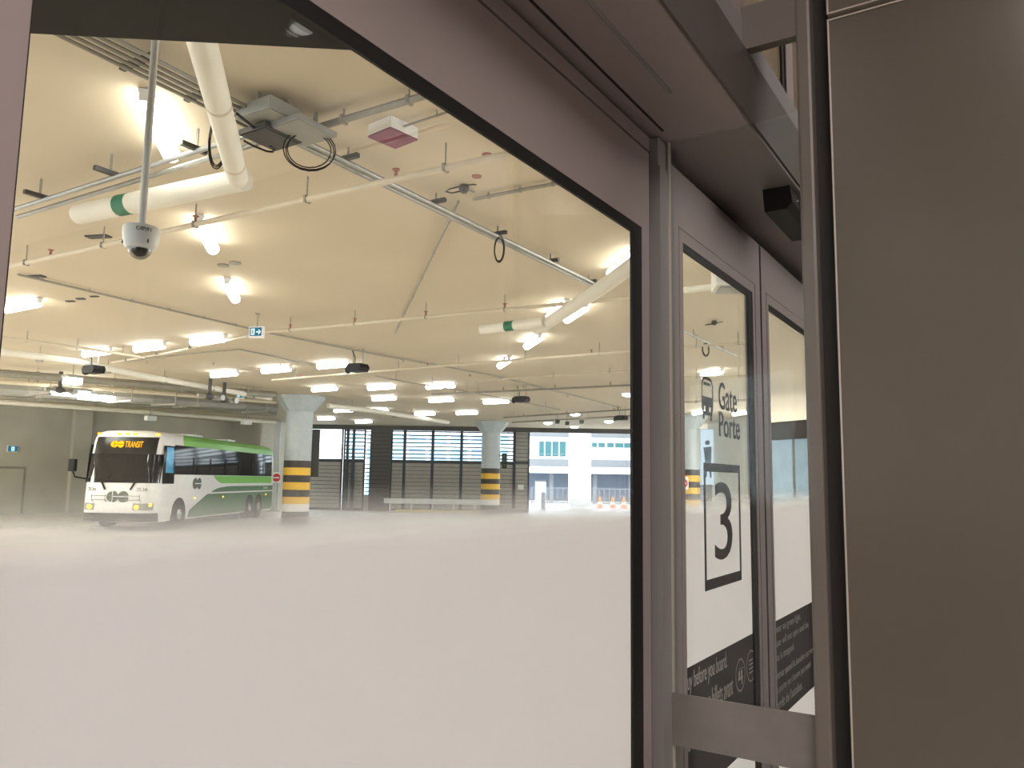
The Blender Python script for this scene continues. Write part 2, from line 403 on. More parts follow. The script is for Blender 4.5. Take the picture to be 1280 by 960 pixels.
# glass screen between mullion and post with its steel band, door sensor on the soffit
sc_ = thing('glass_screen', 'clear glass guard screen between door mullion and post, with steel band', 'glass screen', (0, 0, 0), PHI)
MB().box(1.668, 1.678, .360, .6495, .27, 2.7285).build('pane', 'screen_glass', sc_)
MB().box(1.667, 1.679, .6485, .6505, .27, 2.7285).build('edge_strip', 'trim', sc_)
MB().box(1.664, 1.668, .360, .652, 1.407, 1.512).build('guard_band', 'brushed', sc_)
SEN = at_z(990, 268, 2.7); SEN = Vector((SEN.x, SEN.y, 2.7295)); print('SENSOR t,n', SEN.dot(UV), SEN.dot(NV))
se = thing('door_sensor', 'black door motion sensor under the soffit above the doors', 'sensor', SEN, PHI)
MB().prism([(-.030, 0), (-.036, -.045), (-.02, -.062), (.036, -.062), (.04, 0)], 0, -.15, .15).build('housing', 'black', se)
MB().box(-.06, .06, -.038, -.033, -.044, -.018).build('lens', 'sensor_lens', se)
MB().lathe([(.004, -.001), (.004, .001)], 12, (-.10, -.036, -.03)).build('indicator', 'white', se)

# small hall spotlight on a stem, mirrored in the glazing
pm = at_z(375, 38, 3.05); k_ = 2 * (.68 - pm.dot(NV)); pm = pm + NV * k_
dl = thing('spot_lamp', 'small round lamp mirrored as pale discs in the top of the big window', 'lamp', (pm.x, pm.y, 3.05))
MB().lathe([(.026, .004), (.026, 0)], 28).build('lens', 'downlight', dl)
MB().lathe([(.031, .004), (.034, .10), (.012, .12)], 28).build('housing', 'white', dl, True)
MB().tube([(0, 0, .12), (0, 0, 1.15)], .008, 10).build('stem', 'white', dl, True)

# ------------------------------------------------------------------ bus bay shell
CZ = 5.25
struct(MB().prism([(-60, -14), (60, -14), (60, 50.2), (-60, 50.2)], 2, CZ, CZ + .4).build('ceiling', 'ceiling'))
struct(MB().box(-70, 70, -14, 51, -.3, 0).build('floor', 'floor'))
e0, e1 = Vector((-7, 2.13)), Vector((.1, 2.62))
P = lambda t, n: (tn(t, n).x, tn(t, n).y)
struct(MB().prism([tuple(e0), tuple(e1), P(2.5, .74), P(-5, .74), (-7, -4)], 2, 3.40, 3.95).build('trim_11', 'soffit'))
# concrete wall behind the coach: main run, return, pier
pa, pb = at_z(-60, 498, CZ), at_z(306, 524, CZ)
pb = Vector((-17.2, 49.3, 0)); pa = Vector((-29.5, 30.5, 0))
wl = MB(); wl.beam((pa.x - 4.7, pa.y - 7.5, 2.6), (pb.x, pb.y, 2.6), .3, 5.3)
wl = struct(wl.build('wall_left', 'concrete'))
c0 = at_y(307, 600, 48.6); c1 = at_y(323, 600, 47.0); c2 = at_y(352, 600, 48.6)
struct(MB().beam((pb.x, pb.y, 2.6), (c1.x, c1.y, 2.6), .3, 5.3).build('wall_left_return', 'concrete_dark'))
struct(MB().beam((c1.x, c1.y, 2.6), (c2.x, c2.y, 2.6), .3, 5.3).build('wall_left_pier', 'offwhite'))
wn = (pb - pa).normalized(); inn = Vector((wn.y, -wn.x, 0))
def on_left(px, py, off=.17):
    r = ray(px, py); q = pa + inn * off; s = inn.dot(q) / inn.dot(Vector((r.x, r.y, 0)))
    return Vector((r.x * s, r.y * s, EYE + r.z * s))
# service door and pilaster on that wall
wa = math.atan2(wn.y, wn.x)
dc = on_left(13, 600); d3 = MB(); d3.box(-.55, .55, -.03, .03, 0, 2.15)
d3 = struct(d3.build('door_3', 'boxgrey'), False, 'grey steel service door in the concrete wall', 'door'); d3.location = (dc.x, dc.y, 0); d3.rotation_euler = (0, 0, wa)
MB().box(-.66, -.55, -.06, .04, 0, 2.26).box(.55, .66, -.06, .04, 0, 2.26).box(-.55, .55, -.06, .04, 2.15, 2.26).build('door_frame', 'galv_dull', d3)
pc = on_left(98, 560); pl = MB().box(-.45, .45, -.35, .1, 0, 5.2).build('wall_left_pilaster', 'concrete'); struct(pl); pl.location = (pc.x, pc.y, 0); pl.rotation_euler = (0, 0, wa)

# white end wall seen through the first door
q0, q1 = at_y(889, 600, 44.5), at_y(958, 600, 37)
struct(MB().beam((q0.x, q0.y, 2.62), (q1.x, q1.y, 2.62), .3, 5.24).build('wall_right_bay', 'offwhite'))

# ------------------------------------------------------------------ columns
def column(cx, cy, label, deg=0):
    t = thing('striped_column', label, 'column', (cx, cy, 0), PHI, 'striped concrete columns', 'thing')
    MB().lathe([(.53, 0), (.53, 4.62)], 48).build('shaft', 'col_paint', t, True)
    MB().lathe([(.53, 4.58), (.58, 4.62), (.96, 5.10), (.98, 5.16), (.98, 5.24)], 8).build('capital', 'col_paint', t)
    z = 2.62
    for i, (m, h) in enumerate((('blackband', .28), ('yellow', .30), ('blackband', .28), ('yellow', .30), ('blackband', .28), ('yellow', .28), ('whiteband', .30), ('blackband', .55))):
        MB().lathe([(.535, z - h), (.535, z)], 48).build('painted_band', m, t, True); z -= h
    MB().box(.5, .56, -.03, .03, 2.7, 4.1).build('cable_cover', 'charcoal', t)
    return t
column(-8.62, 32.5, 'striped blue-grey column just right of the parked bus')
column(-1.12, 45.0, 'smaller striped column standing before the louvred wall')
p3 = at_y(861, 600, 39); column(p3.x, 39, 'striped column seen through the door marked 3')

# ------------------------------------------------------------------ linear ceiling lamps
def make_lamp(label, glow='lens'):
    t = thing('linear_lamp', label, 'ceiling lamp', (0, 0, 0), 0, 'tubular ceiling lamps')
    MB().box(-.64, .64, -.055, .055, -.045, 0, .008).build('housing', 'white', t)
    l = MB(); l.tube([(-.62, 0, -.10), (-.58, 0, -.10), (.58, 0, -.10), (.62, 0, -.10)], [.045, .085, .085, .045], 16)
    l.build('lens', glow, t, True)
    for a in (-.645, .615): MB().box(a, a + .03, -.045, .045, -.115, -.04, .008).build('end_cap', 'white', t)
    return t
LZ = 5.247
LAMPS = [
    (180, 118, 216, 196, 'long lit lamp tube behind the pole of the camera'),
    (247, 275, 269, 311, 'lit lamp tube just right of the dome camera'),
    (281, 350, 297, 375, 'lit lamp tube below and right of the dome camera, third of the slanting line'),
    (5, 387, 52, 375, 'lamp tube cut by the left frame of the big window'),
    (101, 442, 141, 438, 'lamp above the left black loudspeaker, first of the three-lamp row'),
    (164, 436, 210, 431, 'middle lamp of the three-lamp row left of the hanging exit sign'),
    (235, 428, 286, 421, 'lamp nearest the hanging exit sign, last of the three-lamp row'),
    (262, 469, 299, 465, 'lamp above the rear of the bus roof, left of two neighbours'),
    (325, 464, 366, 459, 'lamp straight above the capital of the column beside the bus'),
    (394, 458, 440, 453, 'lamp half behind the black loudspeaker in the middle'),
    (386, 487, 426, 484, 'lamp close right of the nearer column capital'),
    (456, 485, 498, 482, 'left lamp of the middle pair between loudspeakers'),
    (529, 484, 573, 480, 'right lamp of the middle pair between loudspeakers'),
    (461, 499, 500, 496, 'lamp directly behind the left lamp of the middle pair'),
    (532, 501, 572, 498, 'lamp directly behind the right lamp of the middle pair'),
    (601, 503, 640, 500, 'lamp beside the loudspeaker over the farther column'),
    (416, 514, 444, 511, 'small far lamp right of the nearer column, upper of the cluster'),
    (455, 514, 491, 511, 'small far lamp, second from the nearer column'),
    (515, 518, 548, 515, 'small far lamp, third from the nearer column'),
    (566, 517, 602, 514, 'small far lamp just before the farther column capital'),
    (389, 524, 428, 521, 'far lamp close to the louvres beside the nearer column'),
    (442, 528, 468, 525, 'farthest small lamp just above the louvre top'),
    (624, 459, 637, 446, 'lowest lamp of the slanting line on the right'),
    (654, 433, 679, 420, 'slanted lamp below the bend of the right lagged pipe'),
    (705, 400, 736, 380, 'slanted lamp along the lower side of the right lagged pipe'),
    (684, 397, 712, 378, 'slanted lamp along the upper side of the right lagged pipe'),
    (764, 340, 800, 316, 'lamp cut by the right frame of the big window'),
    (866, 473, 916, 459, 'bright lamp seen through the door above the coach pictogram'),
    (862, 517, 887, 513, 'far lamp seen through the door behind the coach pictogram'),
    (905, 518, 946, 514, 'far lamp seen through the door between Gate and Porte'),
]
proto = {}
for x0, y0, x1, y1, lab in LAMPS:
    a, b = at_z(x0, y0, LZ - .08), at_z(x1, y1, LZ - .08)
    c = (a + b) / 2; d = b - a; ang = math.atan2(d.y, d.x)
    best = min((PHI, PHI + PI / 2, math.radians(102.5), math.radians(12.5)), key=lambda q: abs(math.sin(q - ang)))
    glow = 'lens' if c.y < 17.5 else 'lens_cool'            # warm tubes near the doors, cooler ones in the far rows
    if proto.get(glow) is None:
        proto[glow] = make_lamp(lab, glow); proto[glow].location = (c.x, c.y, LZ); proto[glow].rotation_euler = (0, 0, best)
    else: copy_thing(proto[glow], (c.x, c.y, LZ), best, lab)

# floods over the far left services, pendants near the opening
def flood(px, py, lab, w):
    p = at_z(px, py, 4.75); t = thing('flood_lamp', lab, 'flood lamp', (p.x, p.y, 4.75), PHI, 'floodlights among the pipes')
    MB().box(-w / 2, w / 2, -.2, .2, .03, .12, .02).build('housing', 'boxgrey', t)
    MB().box(-w / 2 + .04, w / 2 - .04, -.17, .17, -.16, .03, .03).build('lens', 'flood', t)
    MB().tube([(0, 0, .12), (0, 0, .49)], .015).build('rod', 'galv_dull', t)
flood(88, 489, 'left of the two glaring floodlights above the bus', 1.3); flood(121, 495, 'right of the two glaring floodlights above the bus', 1.3)
flood(91, 474, 'small floodlight above the glaring pair', .5)
for px, py, lab in ((719, 517, 'round ceiling lamp left of centre over the bright opening'), (685, 528, 'round ceiling lamp over the left edge of the opening'), (761, 526, 'round ceiling lamp beside the far right loudspeaker'), (786, 492, 'round ceiling lamp by the right window edge'), (718, 533, 'lowest round lamp close to the opening')):
    p = at_z(px, py, 5.2); t = thing('round_lamp', lab, 'ceiling lamp', (p.x, p.y, CZ), 0, 'round lamps near the opening')
    MB().lathe([(.30, 0), (.30, -.05), (.26, -.07)], 24).build('rim', 'white', t)
    MB().lathe([(.25, -.06), (.22, -.13), (.08, -.17)], 24).build('lens', 'pendant', t, True)

# ------------------------------------------------------------------ ceiling services
def run(name, label, cat, pts, r, m='galv', z=5.1, clips=0, gap=0, group=None, seg=8, nubs=0, brackets=()):
    """pipe or conduit along photo sight lines at height z."""
    P_ = [at_z(x, y, z) for x, y in pts]
    o = thing(name, label, cat, P_[0], 0, group)
    q = [p - P_[0] for p in P_]
    offs = [0] if not gap else gap
    d = (q[-1] - q[0]).normalized(); sd = d.cross(Vector((0, 0, 1))).normalized()
    for of in offs:
        MB().tube([p + sd * of for p in q], r, seg).build('pipe' if 'pipe' in name else 'conduit', m, o, True)
    L = (q[-1] - q[0]).length
    w = max(offs) - min(offs) if len(offs) > 1 else 0
    mid = (max(offs) + min(offs)) / 2
    for i in range(clips):
        s = q[0].lerp(q[-1], (i + .5) / clips) + sd * mid
        MB().beam(s + Vector((0, 0, r)), s + Vector((0, 0, CZ - z)), .014, .014).build('hanger', 'galv_dull', o)
        MB().beam(s - sd * (w / 2 + r * 1.2), s + sd * (w / 2 + r * 1.2), r * .8, r * 2.2).build('clip', 'galv_dull', o)
    for i in range(nubs):
        s = q[0].lerp(q[-1], (i + .5) / nubs)
        MB().lathe([(.018, 0), (.018, .09), (.04, .10), (.04, .11)], 10, s).build('sprinkler_head', 'reddisc', o)
    for bx, by in brackets:
        s = at_z(bx, by, z + .03) - P_[0]
        MB().beam(s - sd * (w / 2 + .02), s + sd * (w / 2 + .085), .05, .045).build('bracket', 'charcoal', o)
        MB().beam(s, s + Vector((0, 0, CZ - z - .05)), .02, .02).build('hanger', 'galv_dull', o)
    return o
run('conduit_run', 'bundle of five grey conduits running from window top left to grey boxes', 'conduit', ((60, 22), (342, 163)), .017, 'galv_dull', z=5.13, gap=[-.16, -.08, 0, .08, .16], brackets=((250, 118), (170, 78)))
run('conduit_run', 'twin grey conduits on black brackets crossing ceiling from grey boxes to right', 'conduit', ((372, 176), (744, 357)), .026, z=5.1, gap=[-.05, .05], brackets=((435, 197), (545, 252), (622, 292), (688, 326), (736, 352)))
run('conduit_run', 'pair of steel conduits under the bright lamp behind the camera pole', 'conduit', ((10, 268), (335, 166)), .026, z=5.0, gap=[-.11, .06], brackets=((50, 245), (138, 216), (246, 186)))
run('conduit_run', 'short grey pipe from grey boxes up to the window head', 'conduit', ((392, 161), (556, 112)), .034, 'galv_dull', z=5.15, clips=2)
run('conduit_run', 'thin conduit leaving the white detector box', 'conduit', ((505, 158), (590, 130)), .011, 'galv_dull', z=5.2, clips=1)
run('conduit_run', 'brown conduit right of the small wired detector', 'conduit', ((592, 249), (712, 226)), .022, 'galv_dull', z=5.2, clips=3)
run('conduit_run', 'long slanting conduit dropping from the wired detector to the middle of the ceiling', 'conduit', ((573, 252), (494, 416)), .017, 'galv_dull', z=5.2, clips=6)
run('sprinkler_pipe', 'cream sprinkler pipe crossing beside the dome camera', 'pipe', ((-10, 338), (660, 187)), .036, 'cream', z=4.99, clips=5, nubs=3)
run('sprinkler_pipe', 'sprinkler pipe passing behind the exit sign and under the right lagged pipe', 'pipe', ((325, 416), (800, 371)), .032, 'cream', z=4.98, clips=5, nubs=5)
run('sprinkler_pipe', 'sprinkler pipe passing under the middle loudspeaker', 'pipe', ((340, 475), (531, 459), (800, 438)), .032, 'cream', z=4.98, clips=6, nubs=5)
run('sprinkler_pipe', 'thin pipe below the slanted lamps on the right', 'pipe', ((596, 476), (800, 463)), .025, 'cream', z=5.12, clips=3)
run('sprinkler_pipe', 'thin pipe just above the loudspeaker by the farther column', 'pipe', ((540, 493), (800, 481)), .035, 'galv_dull', z=5.08, clips=4, nubs=4)
run('sprinkler_pipe', 'far pipe above the bright opening', 'pipe', ((630, 522), (800, 511)), .035, 'galv_dull', z=5.08, clips=4, nubs=3)
run('sprinkler_pipe', 'farthest pipe above the bright opening, with hanging fittings', 'pipe', ((640, 528), (800, 519)), .035, 'galv_dull', z=5.0, clips=4)
run('conduit_run', 'thin dark conduit from left frame to the hanging exit sign', 'conduit', ((22, 343), (313, 411)), .02, 'galv_dull', z=5.2, clips=6)
run('conduit_run', 'thin dark conduit from exit sign past the middle loudspeaker', 'conduit', ((330, 415), (470, 443), (610, 468), (775, 509)), .022, 'galv_dull', z=5.2, clips=6)
run('conduit_run', 'thin conduit between the left far lamps', 'conduit', ((470, 470), (505, 477), (600, 492)), .02, 'galv_dull', z=4.97, clips=3)
run('conduit_run', 'thin conduit near the lamps above the farther column', 'conduit', ((572, 487), (700, 512)), .022, 'galv_dull', z=5.03, clips=3)
run('conduit_run', 'thin conduit bent round the left three-lamp row', 'conduit', ((140, 453), (200, 443), (310, 420)), .03, 'cream', z=5.14, clips=4)
run('conduit_run', 'dark cable run above the bus with a splice fitting', 'conduit', ((142, 453), (205, 446), (262, 440), (300, 437), (335, 444), (392, 457)), .02, 'galv_dull', z=5.2, clips=3)
# white ducting sweeping along the left far ceiling
run('duct_pipe', 'white long duct from left frame over the bus to the column capital', 'pipe', ((0, 439), (95, 452), (180, 470), (338, 498)), .09, 'lagging', z=4.95, clips=5)
run('duct_pipe', 'white duct continuing right from the nearer column capital to the louvres', 'pipe', ((410, 507), (470, 514), (560, 528)), .10, 'lagging', z=4.9, clips=3)
run('duct_pipe', 'upper cream duct above the white duct at far left', 'pipe', ((0, 421), (110, 436), (180, 447)), .035, 'cream', z=5.02, clips=3)
for i, (ya, yb, r, m, z, lab) in enumerate(((466, 494, .12, 'galv_dull', 5.0, 'grey pipe highest of the bundle above the bus'), (477, 503, .07, 'cream', 4.95, 'thin cream pipe in the bundle above the bus'), (486, 510, .22, 'boxgrey', 4.85, 'fat grey duct in the bundle above the bus'), (495, 518, .10, 'galv_dull', 4.75, 'dark pipe second lowest of the bundle above the bus'), (502, 528, .09, 'lagging', 4.7, 'pale lowest pipe before the concrete wall above the bus'))):
    run('service_pipe', lab, 'pipe', ((-5, ya), (165, (ya + yb) / 2 - 1), (345, yb)), r, m, z=z, clips=4, group='pipes above the bus')
# capital edge conduits, fittings hung among the far pipes
# white lagged pipes
lp = thing('lagged_pipe', 'fat white lagged pipe coming down from window head, joined to a crosswise pipe', 'pipe', (0, 0, 0))
Z0 = 4.74
MB().tube([at_z(240, 4, Z0), at_z(297, 222, Z0)], .097, 20).build('lengthwise_pipe', 'lagging', lp, True)
MB().tube([at_z(306, 224, Z0), at_z(98, 268, Z0)], .108, 20).build('crosswise_pipe', 'lagging', lp, True)
for px, py in ((273, 130), (292, 205)):
    q_ = at_z(240, 4, Z0); d = (at_z(297, 222, Z0) - q_).normalized(); c = q_ + d * (at_z(px, py, Z0) - q_).dot(d)
    MB().tube([c - d * .02, c + d * .02], .100, 20).build('jacket_band', 'cream', lp)
q_ = at_z(306, 224, Z0); d = (at_z(98, 268, Z0) - q_).normalized(); c = q_ + d * (at_z(158, 256, Z0) - q_).dot(d)
lb = MB().tube([c - d * .09, c + d * .09], .1105, 20).build('pipe_label', 'green', lp, True); lb['label'] = 'green pipe marking sleeve'
lp2 = thing('lagged_pipe', 'white lagged pipe bending above the slanted lamps at window right', 'pipe', (0, 0, 0))
MB().tube([at_z(602, 412, Z0), at_z(680, 402, Z0)], .09, 20).build('crosswise_pipe', 'lagging', lp2, True)
MB().tube([at_z(672, 412, Z0), at_z(750, 361, Z0), at_z(830, 303, Z0)], .105, 20).build('lengthwise_pipe', 'lagging', lp2, True)
q_ = at_z(602, 412, Z0); d = (at_z(680, 402, Z0) - q_).normalized(); c = q_ + d * (at_z(640, 408, Z0) - q_).dot(d)
lb = MB().tube([c - d * .10, c + d * .10], .0925, 20).build('pipe_label', 'green', lp2, True); lb['label'] = 'green pipe marking sleeve'

# grey boxes and cable coils
def hung_box(px, py, label, sx, sy, z0, z1, m, rz=PHI):
    p = at_z(px, py, z0); t = thing('junction_box', label, 'junction box', (p.x, p.y, z0), rz)
    MB().box(-sx / 2, sx / 2, -sy / 2, sy / 2, 0, z1 - z0, .006).build('enclosure', m, t)
    MB().box(-sx / 2 + .02, sx / 2 - .02, -sy / 2 + .02, sy / 2 - .02, -.008, 0).build('cover', m, t)
    for a in (-1, 1): MB().beam((a * sx / 3, 0, z1 - z0), (a * sx / 3, 0, CZ - z0), .03, .03).build('hanger', 'galv_dull', t)
    return t
hung_box(338, 174, 'dark hanging junction box beside the fat lagged pipe', .42, .36, 4.98, 5.03, 'charcoal')
hung_box(377, 166, 'pale grey flat junction box with a cable loop below', .46, .42, 5.0, 5.045, 'boxgrey')
hung_box(335, 150, 'mid grey box where five conduits end', .34, .44, 5.05, 5.16, 'boxgrey')
def coil(name, label, ctr, ru, rv, turns, r, ang, seed):
    rnd = random.Random(seed); pts = []
    n = 20 * turns
    ax = Vector((math.cos(ang), math.sin(ang), 0))
    for i in range(n + 1):
        th = 2 * PI * i / 20 + PI / 2; k = 1 + .10 * math.sin(i * .113 + seed) + .015 * math.sin(i * .7)
        pts.append(Vector(ctr) + ax * (ru * k * math.cos(th)) + Vector((0, 0, rv * k * math.sin(th))) + ax.cross(Vector((0, 0, 1))) * (.02 * math.sin(i * .31 + seed)))
    o = MB().tube(pts, r, 6).build(name, 'black', smooth=True)
    return tag(o, label, 'cable')
coil('cable_loop', 'big black cable loop hanging under the pale grey junction box', at_z(387, 188, 4.87), .21, .17, 3, .006, 0.1, 1)
coil('cable_loop', 'black cable loops beside the fat lagged pipe', at_z(272, 178, 4.9), .07, .22, 3, .006, .3, 2)
coil('cable_loop', 'small cable ring hanging from the twin conduits', at_z(624, 312, 4.85), .06, .16, 2, .009, .2, 3)
coil('cable_loop', 'cable ring seen through the door glass', at_z(882, 437, 4.9), .07, .14, 2, .010, .2, 4)
o = MB().tube([at_z(x, y, 5.0) for x, y in ((296, 142), (306, 150), (318, 160), (330, 168), (338, 172))], .013, 6).build('cable', 'black', smooth=True); tag(o, 'black cable running from lagged pipe into the dark junction box', 'cable')
o = MB().tube([at_z(x, y, 4.97) for x, y in ((305, 176), (318, 183), (333, 189), (341, 190), (343, 186), (338, 182))], .01, 6).build('cable', 'black', smooth=True); tag(o, 'short black cable looping under the dark junction box', 'cable')

# white detector with maroon underside
p = at_z(491, 174, 5.12); t = thing('detector_box', 'white square ceiling box with maroon underside', 'detector', (p.x, p.y, CZ), PHI - math.radians(8))
MB().box(-.17, .17, -.16, .16, -.11, 0, .006).build('housing', 'white', t)
MB().box(-.168, .168, -.158, .158, -.128, -.111).build('face_plate', 'maroon', t)
for px, py, lab in ((609, 193, 'dull red disc on ceiling beside the sprinkler pipe'), (596, 220, 'dull red disc on ceiling above the wired detector')):
    p = at_z(px, py, CZ); t = tag(MB().lathe([(.052, -.012), (.055, 0)], 24).build('ceiling_disc', 'reddisc'), lab, 'ceiling plate'); t.location = (p.x, p.y, CZ)
def wired(px, py, lab):
    p = at_z(px, py, 5.15); t = thing('wired_detector', lab, 'detector', (p.x, p.y, CZ))
    MB().lathe([(.05, 0), (.06, -.05), (.035, -.09)], 20).build('body', 'charcoal', t, True)
    MB().tube([(0, .0, -.05), (.06, .05, -.04), (.10, .16, -.02)], .012).build('bracket', 'galv_dull', t)
    MB().tube([(-.02, .02, -.06), (-.14, .04, -.08), (-.2, -.05, -.10), (-.15, -.14, -.10), (-.02, -.2, -.09), (.10, -.18, -.06), (.14, -.12, -.04)], .008, 6).build('cable', 'black', t, True)
wired(580, 242, 'small wired detector with looping cable near the window centre top')
wired(893, 407, 'small wired detector seen through the door under the white unit')
for px, py, w, d, lab in ((123, 295, .34, .13, 'dark slot vent left of the dome camera'), (44, 345, .34, .13, 'dark slot vent near the left frame'), (88, 376, .16, .08, 'tiny dark plate, left of a pair under the ceiling'), (101, 373, .16, .08, 'tiny dark plate, right of a pair under the ceiling'), (118, 370, .16, .06, 'tiny dark plate along the thin conduit')):
    p = at_z(px, py, CZ); t = tag(MB().box(-w / 2, w / 2, -d / 2, d / 2, -.02, 0).build('slot_plate', 'charcoal'), lab, 'ceiling plate'); t.location = (p.x, p.y, CZ); t.rotation_euler = (0, 0, math.radians(-12))
for px, py, lab in ((279, 331, 'shallow grey disc right of the dome camera'), (294, 328, 'small plate beside the shallow grey disc')):
    p = at_z(px, py, CZ); t = tag(MB().lathe([(.09, -.02), (.09, 0)], 20).build('ceiling_disc', 'galv_dull'), lab, 'ceiling plate'); t.location = (p.x, p.y, CZ)
# white unit, pipe seen through the door
p = at_z(925, 361, 4.66); t = thing('ventilation_unit', 'white hanging ventilation unit at top of the door glass', 'ventilation unit', (p.x, p.y, 4.66), math.radians(-6))
MB().box(-.36, .5, -.25, .25, 0, .5, .015).build('casing', 'white', t); MB().box(-.3, .42, -.18, .18, -.03, 0).build('grille', 'boxgrey', t)
for a in (-.25, .4): MB().beam((a, 0, .5), (a, 0, .585), .03, .03).build('hanger', 'galv_dull', t)
run('duct_pipe', 'bright pale pipe running into the ventilation unit', 'pipe', ((845, 364), (893, 358)), .055, 'lagging', z=5.05)
run('conduit_run', 'thin steel conduit crossing the door glass diagonally', 'conduit', ((845, 410), (920, 445)), .024, z=5.1, clips=2)
run('sprinkler_pipe', 'cream pipe behind the cable ring in the door glass', 'pipe', ((845, 434), (950, 428)), .03, 'cream', z=4.99, clips=2)
run('sprinkler_pipe', 'cream pipe below the bright lamp in the door glass', 'pipe', ((845, 472), (950, 470)), .035, 'cream', z=4.98, clips=2)
run('sprinkler_pipe', 'far cream pipe behind the word Gate', 'pipe', ((845, 503), (950, 500)), .05, 'cream', z=5.0, clips=2)

# dome camera on its pole
D_ = 3.65; cc = at_y(177, 284, D_)
t = thing('dome_camera', 'white dome security camera hanging on a long white pole', 'camera', (cc.x, cc.y, cc.z))
MB().tube([(0, 0, -.005), (0, 0, CZ - cc.z - .02)], .0175, 16).build('pole', 'white', t, True)
MB().lathe([(.045, CZ - cc.z - .02), (.045, CZ - cc.z)], 20).build('ceiling_rose', 'white', t)
cp = MB().lathe([(.074, 0), (.081, -.004), (.082, -.03), (.078, -.066), (.070, -.095), (.060, -.106), (.053, -.107)], 40).build('cap', 'white', t, True)
for a in (-150, -40): MB().tube([(.074 * math.cos(math.radians(a)), .074 * math.sin(math.radians(a)), -.072), (.077 * math.cos(math.radians(a)), .077 * math.sin(math.radians(a)), -.088)], .004, 8).build('screw_slot', 'charcoal', cp)
pr = [(.0520 * math.sin(math.radians(q)), -.104 - .052 * math.cos(math.radians(q))) for q in range(90, 9, -10)]
MB().lathe(pr, 32).build('dome', glass('dome_bubble', (.6, .6, .6), .08), t, True)
MB().lathe([(.037 * math.sin(math.radians(q)) + .001, -.106 - .036 * math.cos(math.radians(q))) for q in range(90, 9, -10)], 24).build('lens_ball', 'black', t, True)
def cyl_plane(R, z0, a0):
    return lambda a, d, z: Vector((math.cos(a0 + a / R) * (R - d), math.sin(a0 + a / R) * (R - d), z0 + z))
text_fit('camera_lettering', 'C-0719 1', (0, .066, -.037, -.019), lambda a, d, z: Vector((math.cos(math.radians(-80) + a / .083) * (.0832 - d), math.sin(math.radians(-80) + a / .083) * (.0832 - d), z)), 0, 'black', cp, .0008, bold=.01)

# black loudspeakers on drop rods
def speaker(px, py, lab, z=4.75, k=1.0):
    p = at_z(px, py, z); t = thing('hanging_loudspeaker', lab, 'loudspeaker', (p.x, p.y, z), PHI + PI / 2, 'black loudspeakers on drop rods')
    MB().prism([(-.20 * k, -.08), (.20 * k, -.08), (.26 * k, .02), (.20 * k, .12), (-.20 * k, .12), (-.26 * k, .02)], 1, -.17, .17).build('casing', 'black', t)
    MB().tube([(.2 * k, 0, 0), (.30 * k, 0, 0), (.34 * k, 0, 0)], [.05, .10, .11], 14).build('horn', 'black', t, True)
    MB().box(-.15 * k, .15 * k, -.19, -.17, -.05, .08).build('front_grille', 'black', t)
    for a in (-.18 * k, .16 * k): MB().tube([(a, 0, .12), (a, 0, CZ - z)], .016).build('drop_rod', 'galv', t)
    MB().tube([(.10 * k, 0, .12), (.08 * k, .02, .3), (.2 * k, .02, CZ - z)], .013, 6).build('cable', 'black', t, True)
speaker(117, 463, 'black loudspeaker hanging at left above the bus', k=1.15); speaker(447, 461, 'black loudspeaker hanging in the middle of the ceiling')
speaker(652, 500, 'black loudspeaker hanging above right of the farther column'); speaker(777, 523, 'black loudspeaker hanging at right over the opening')
for i, (px, py) in enumerate(((697, 527), (709, 529), (727, 527))):
    p = at_z(px, py, 4.85); t = thing('track_camera', ('left', 'middle', 'right')[i] + ' of three small fittings hanging over the bright opening', 'ceiling fitting', (p.x, p.y, 4.85))
    MB().box(-.1, .1, -.12, .12, -.1, .08, .02).build('body', 'charcoal', t); MB().tube([(0, 0, .08), (0, 0, CZ - 4.85)], .02).build('rod', 'galv_dull', t)
for px, py, lab in ((75, 484, 'small grey fitting hanging left of the floodlights'), (280, 496, 'dark clutter of valves above the bus roof, near a blue exit sign'), (262, 492, 'valve fitting left of the dark clutter above the bus')):
    p = at_z(px, py, 4.7); t = thing('valve_fitting', lab, 'pipe fitting', (p.x, p.y, 4.7), PHI)
    MB().lathe([(.05, -.2), (.16, -.15), (.16, -.05), (.06, 0), (.06, .5)], 14).build('body', 'charcoal', t, True); MB().tube([(-.45, 0, -.1), (.45, 0, -.1)], .06).build('arm', 'galv_dull', t); MB().tube([(.45, -.12, -.1), (.45, .12, -.1)], .10).build('hand_wheel', 'galv', t)

for px, py in ((48, 494), (150, 503), (205, 507), (232, 509), (318, 516)):
    p = at_z(px, py, 4.55); t = thing('pipe_hanger', 'grey trapeze hanger holding the pipe bundle above the bus', 'pipe hanger', (p.x, p.y, 4.55), PHI, 'trapeze hangers above the bus')
    MB().box(-.06, .06, -.75, .75, 0, .06).build('cross_bar', 'galv_dull', t)
    for a in (-.7, .7): MB().tube([(0, a, .06), (0, a, CZ - 4.56)], .018, 8).build('rod', 'galv_dull', t)
for px, py, lab in ((188, 523, 'white box hanging below the pale pipe, right of the pilaster'), (308, 528, 'small lamp bracket below the pale pipe at the wall corner')):
    p = at_z(px, py, 4.35); t = thing('wall_fitting', lab, 'ceiling fitting', (p.x, p.y, 4.35), PHI)
    MB().box(-.22, .22, -.12, .12, -.1, .1, .02).build('case', 'white', t); MB().tube([(0, 0, .1), (0, 0, CZ - 4.36)], .02, 8).build('stem', 'galv_dull', t)

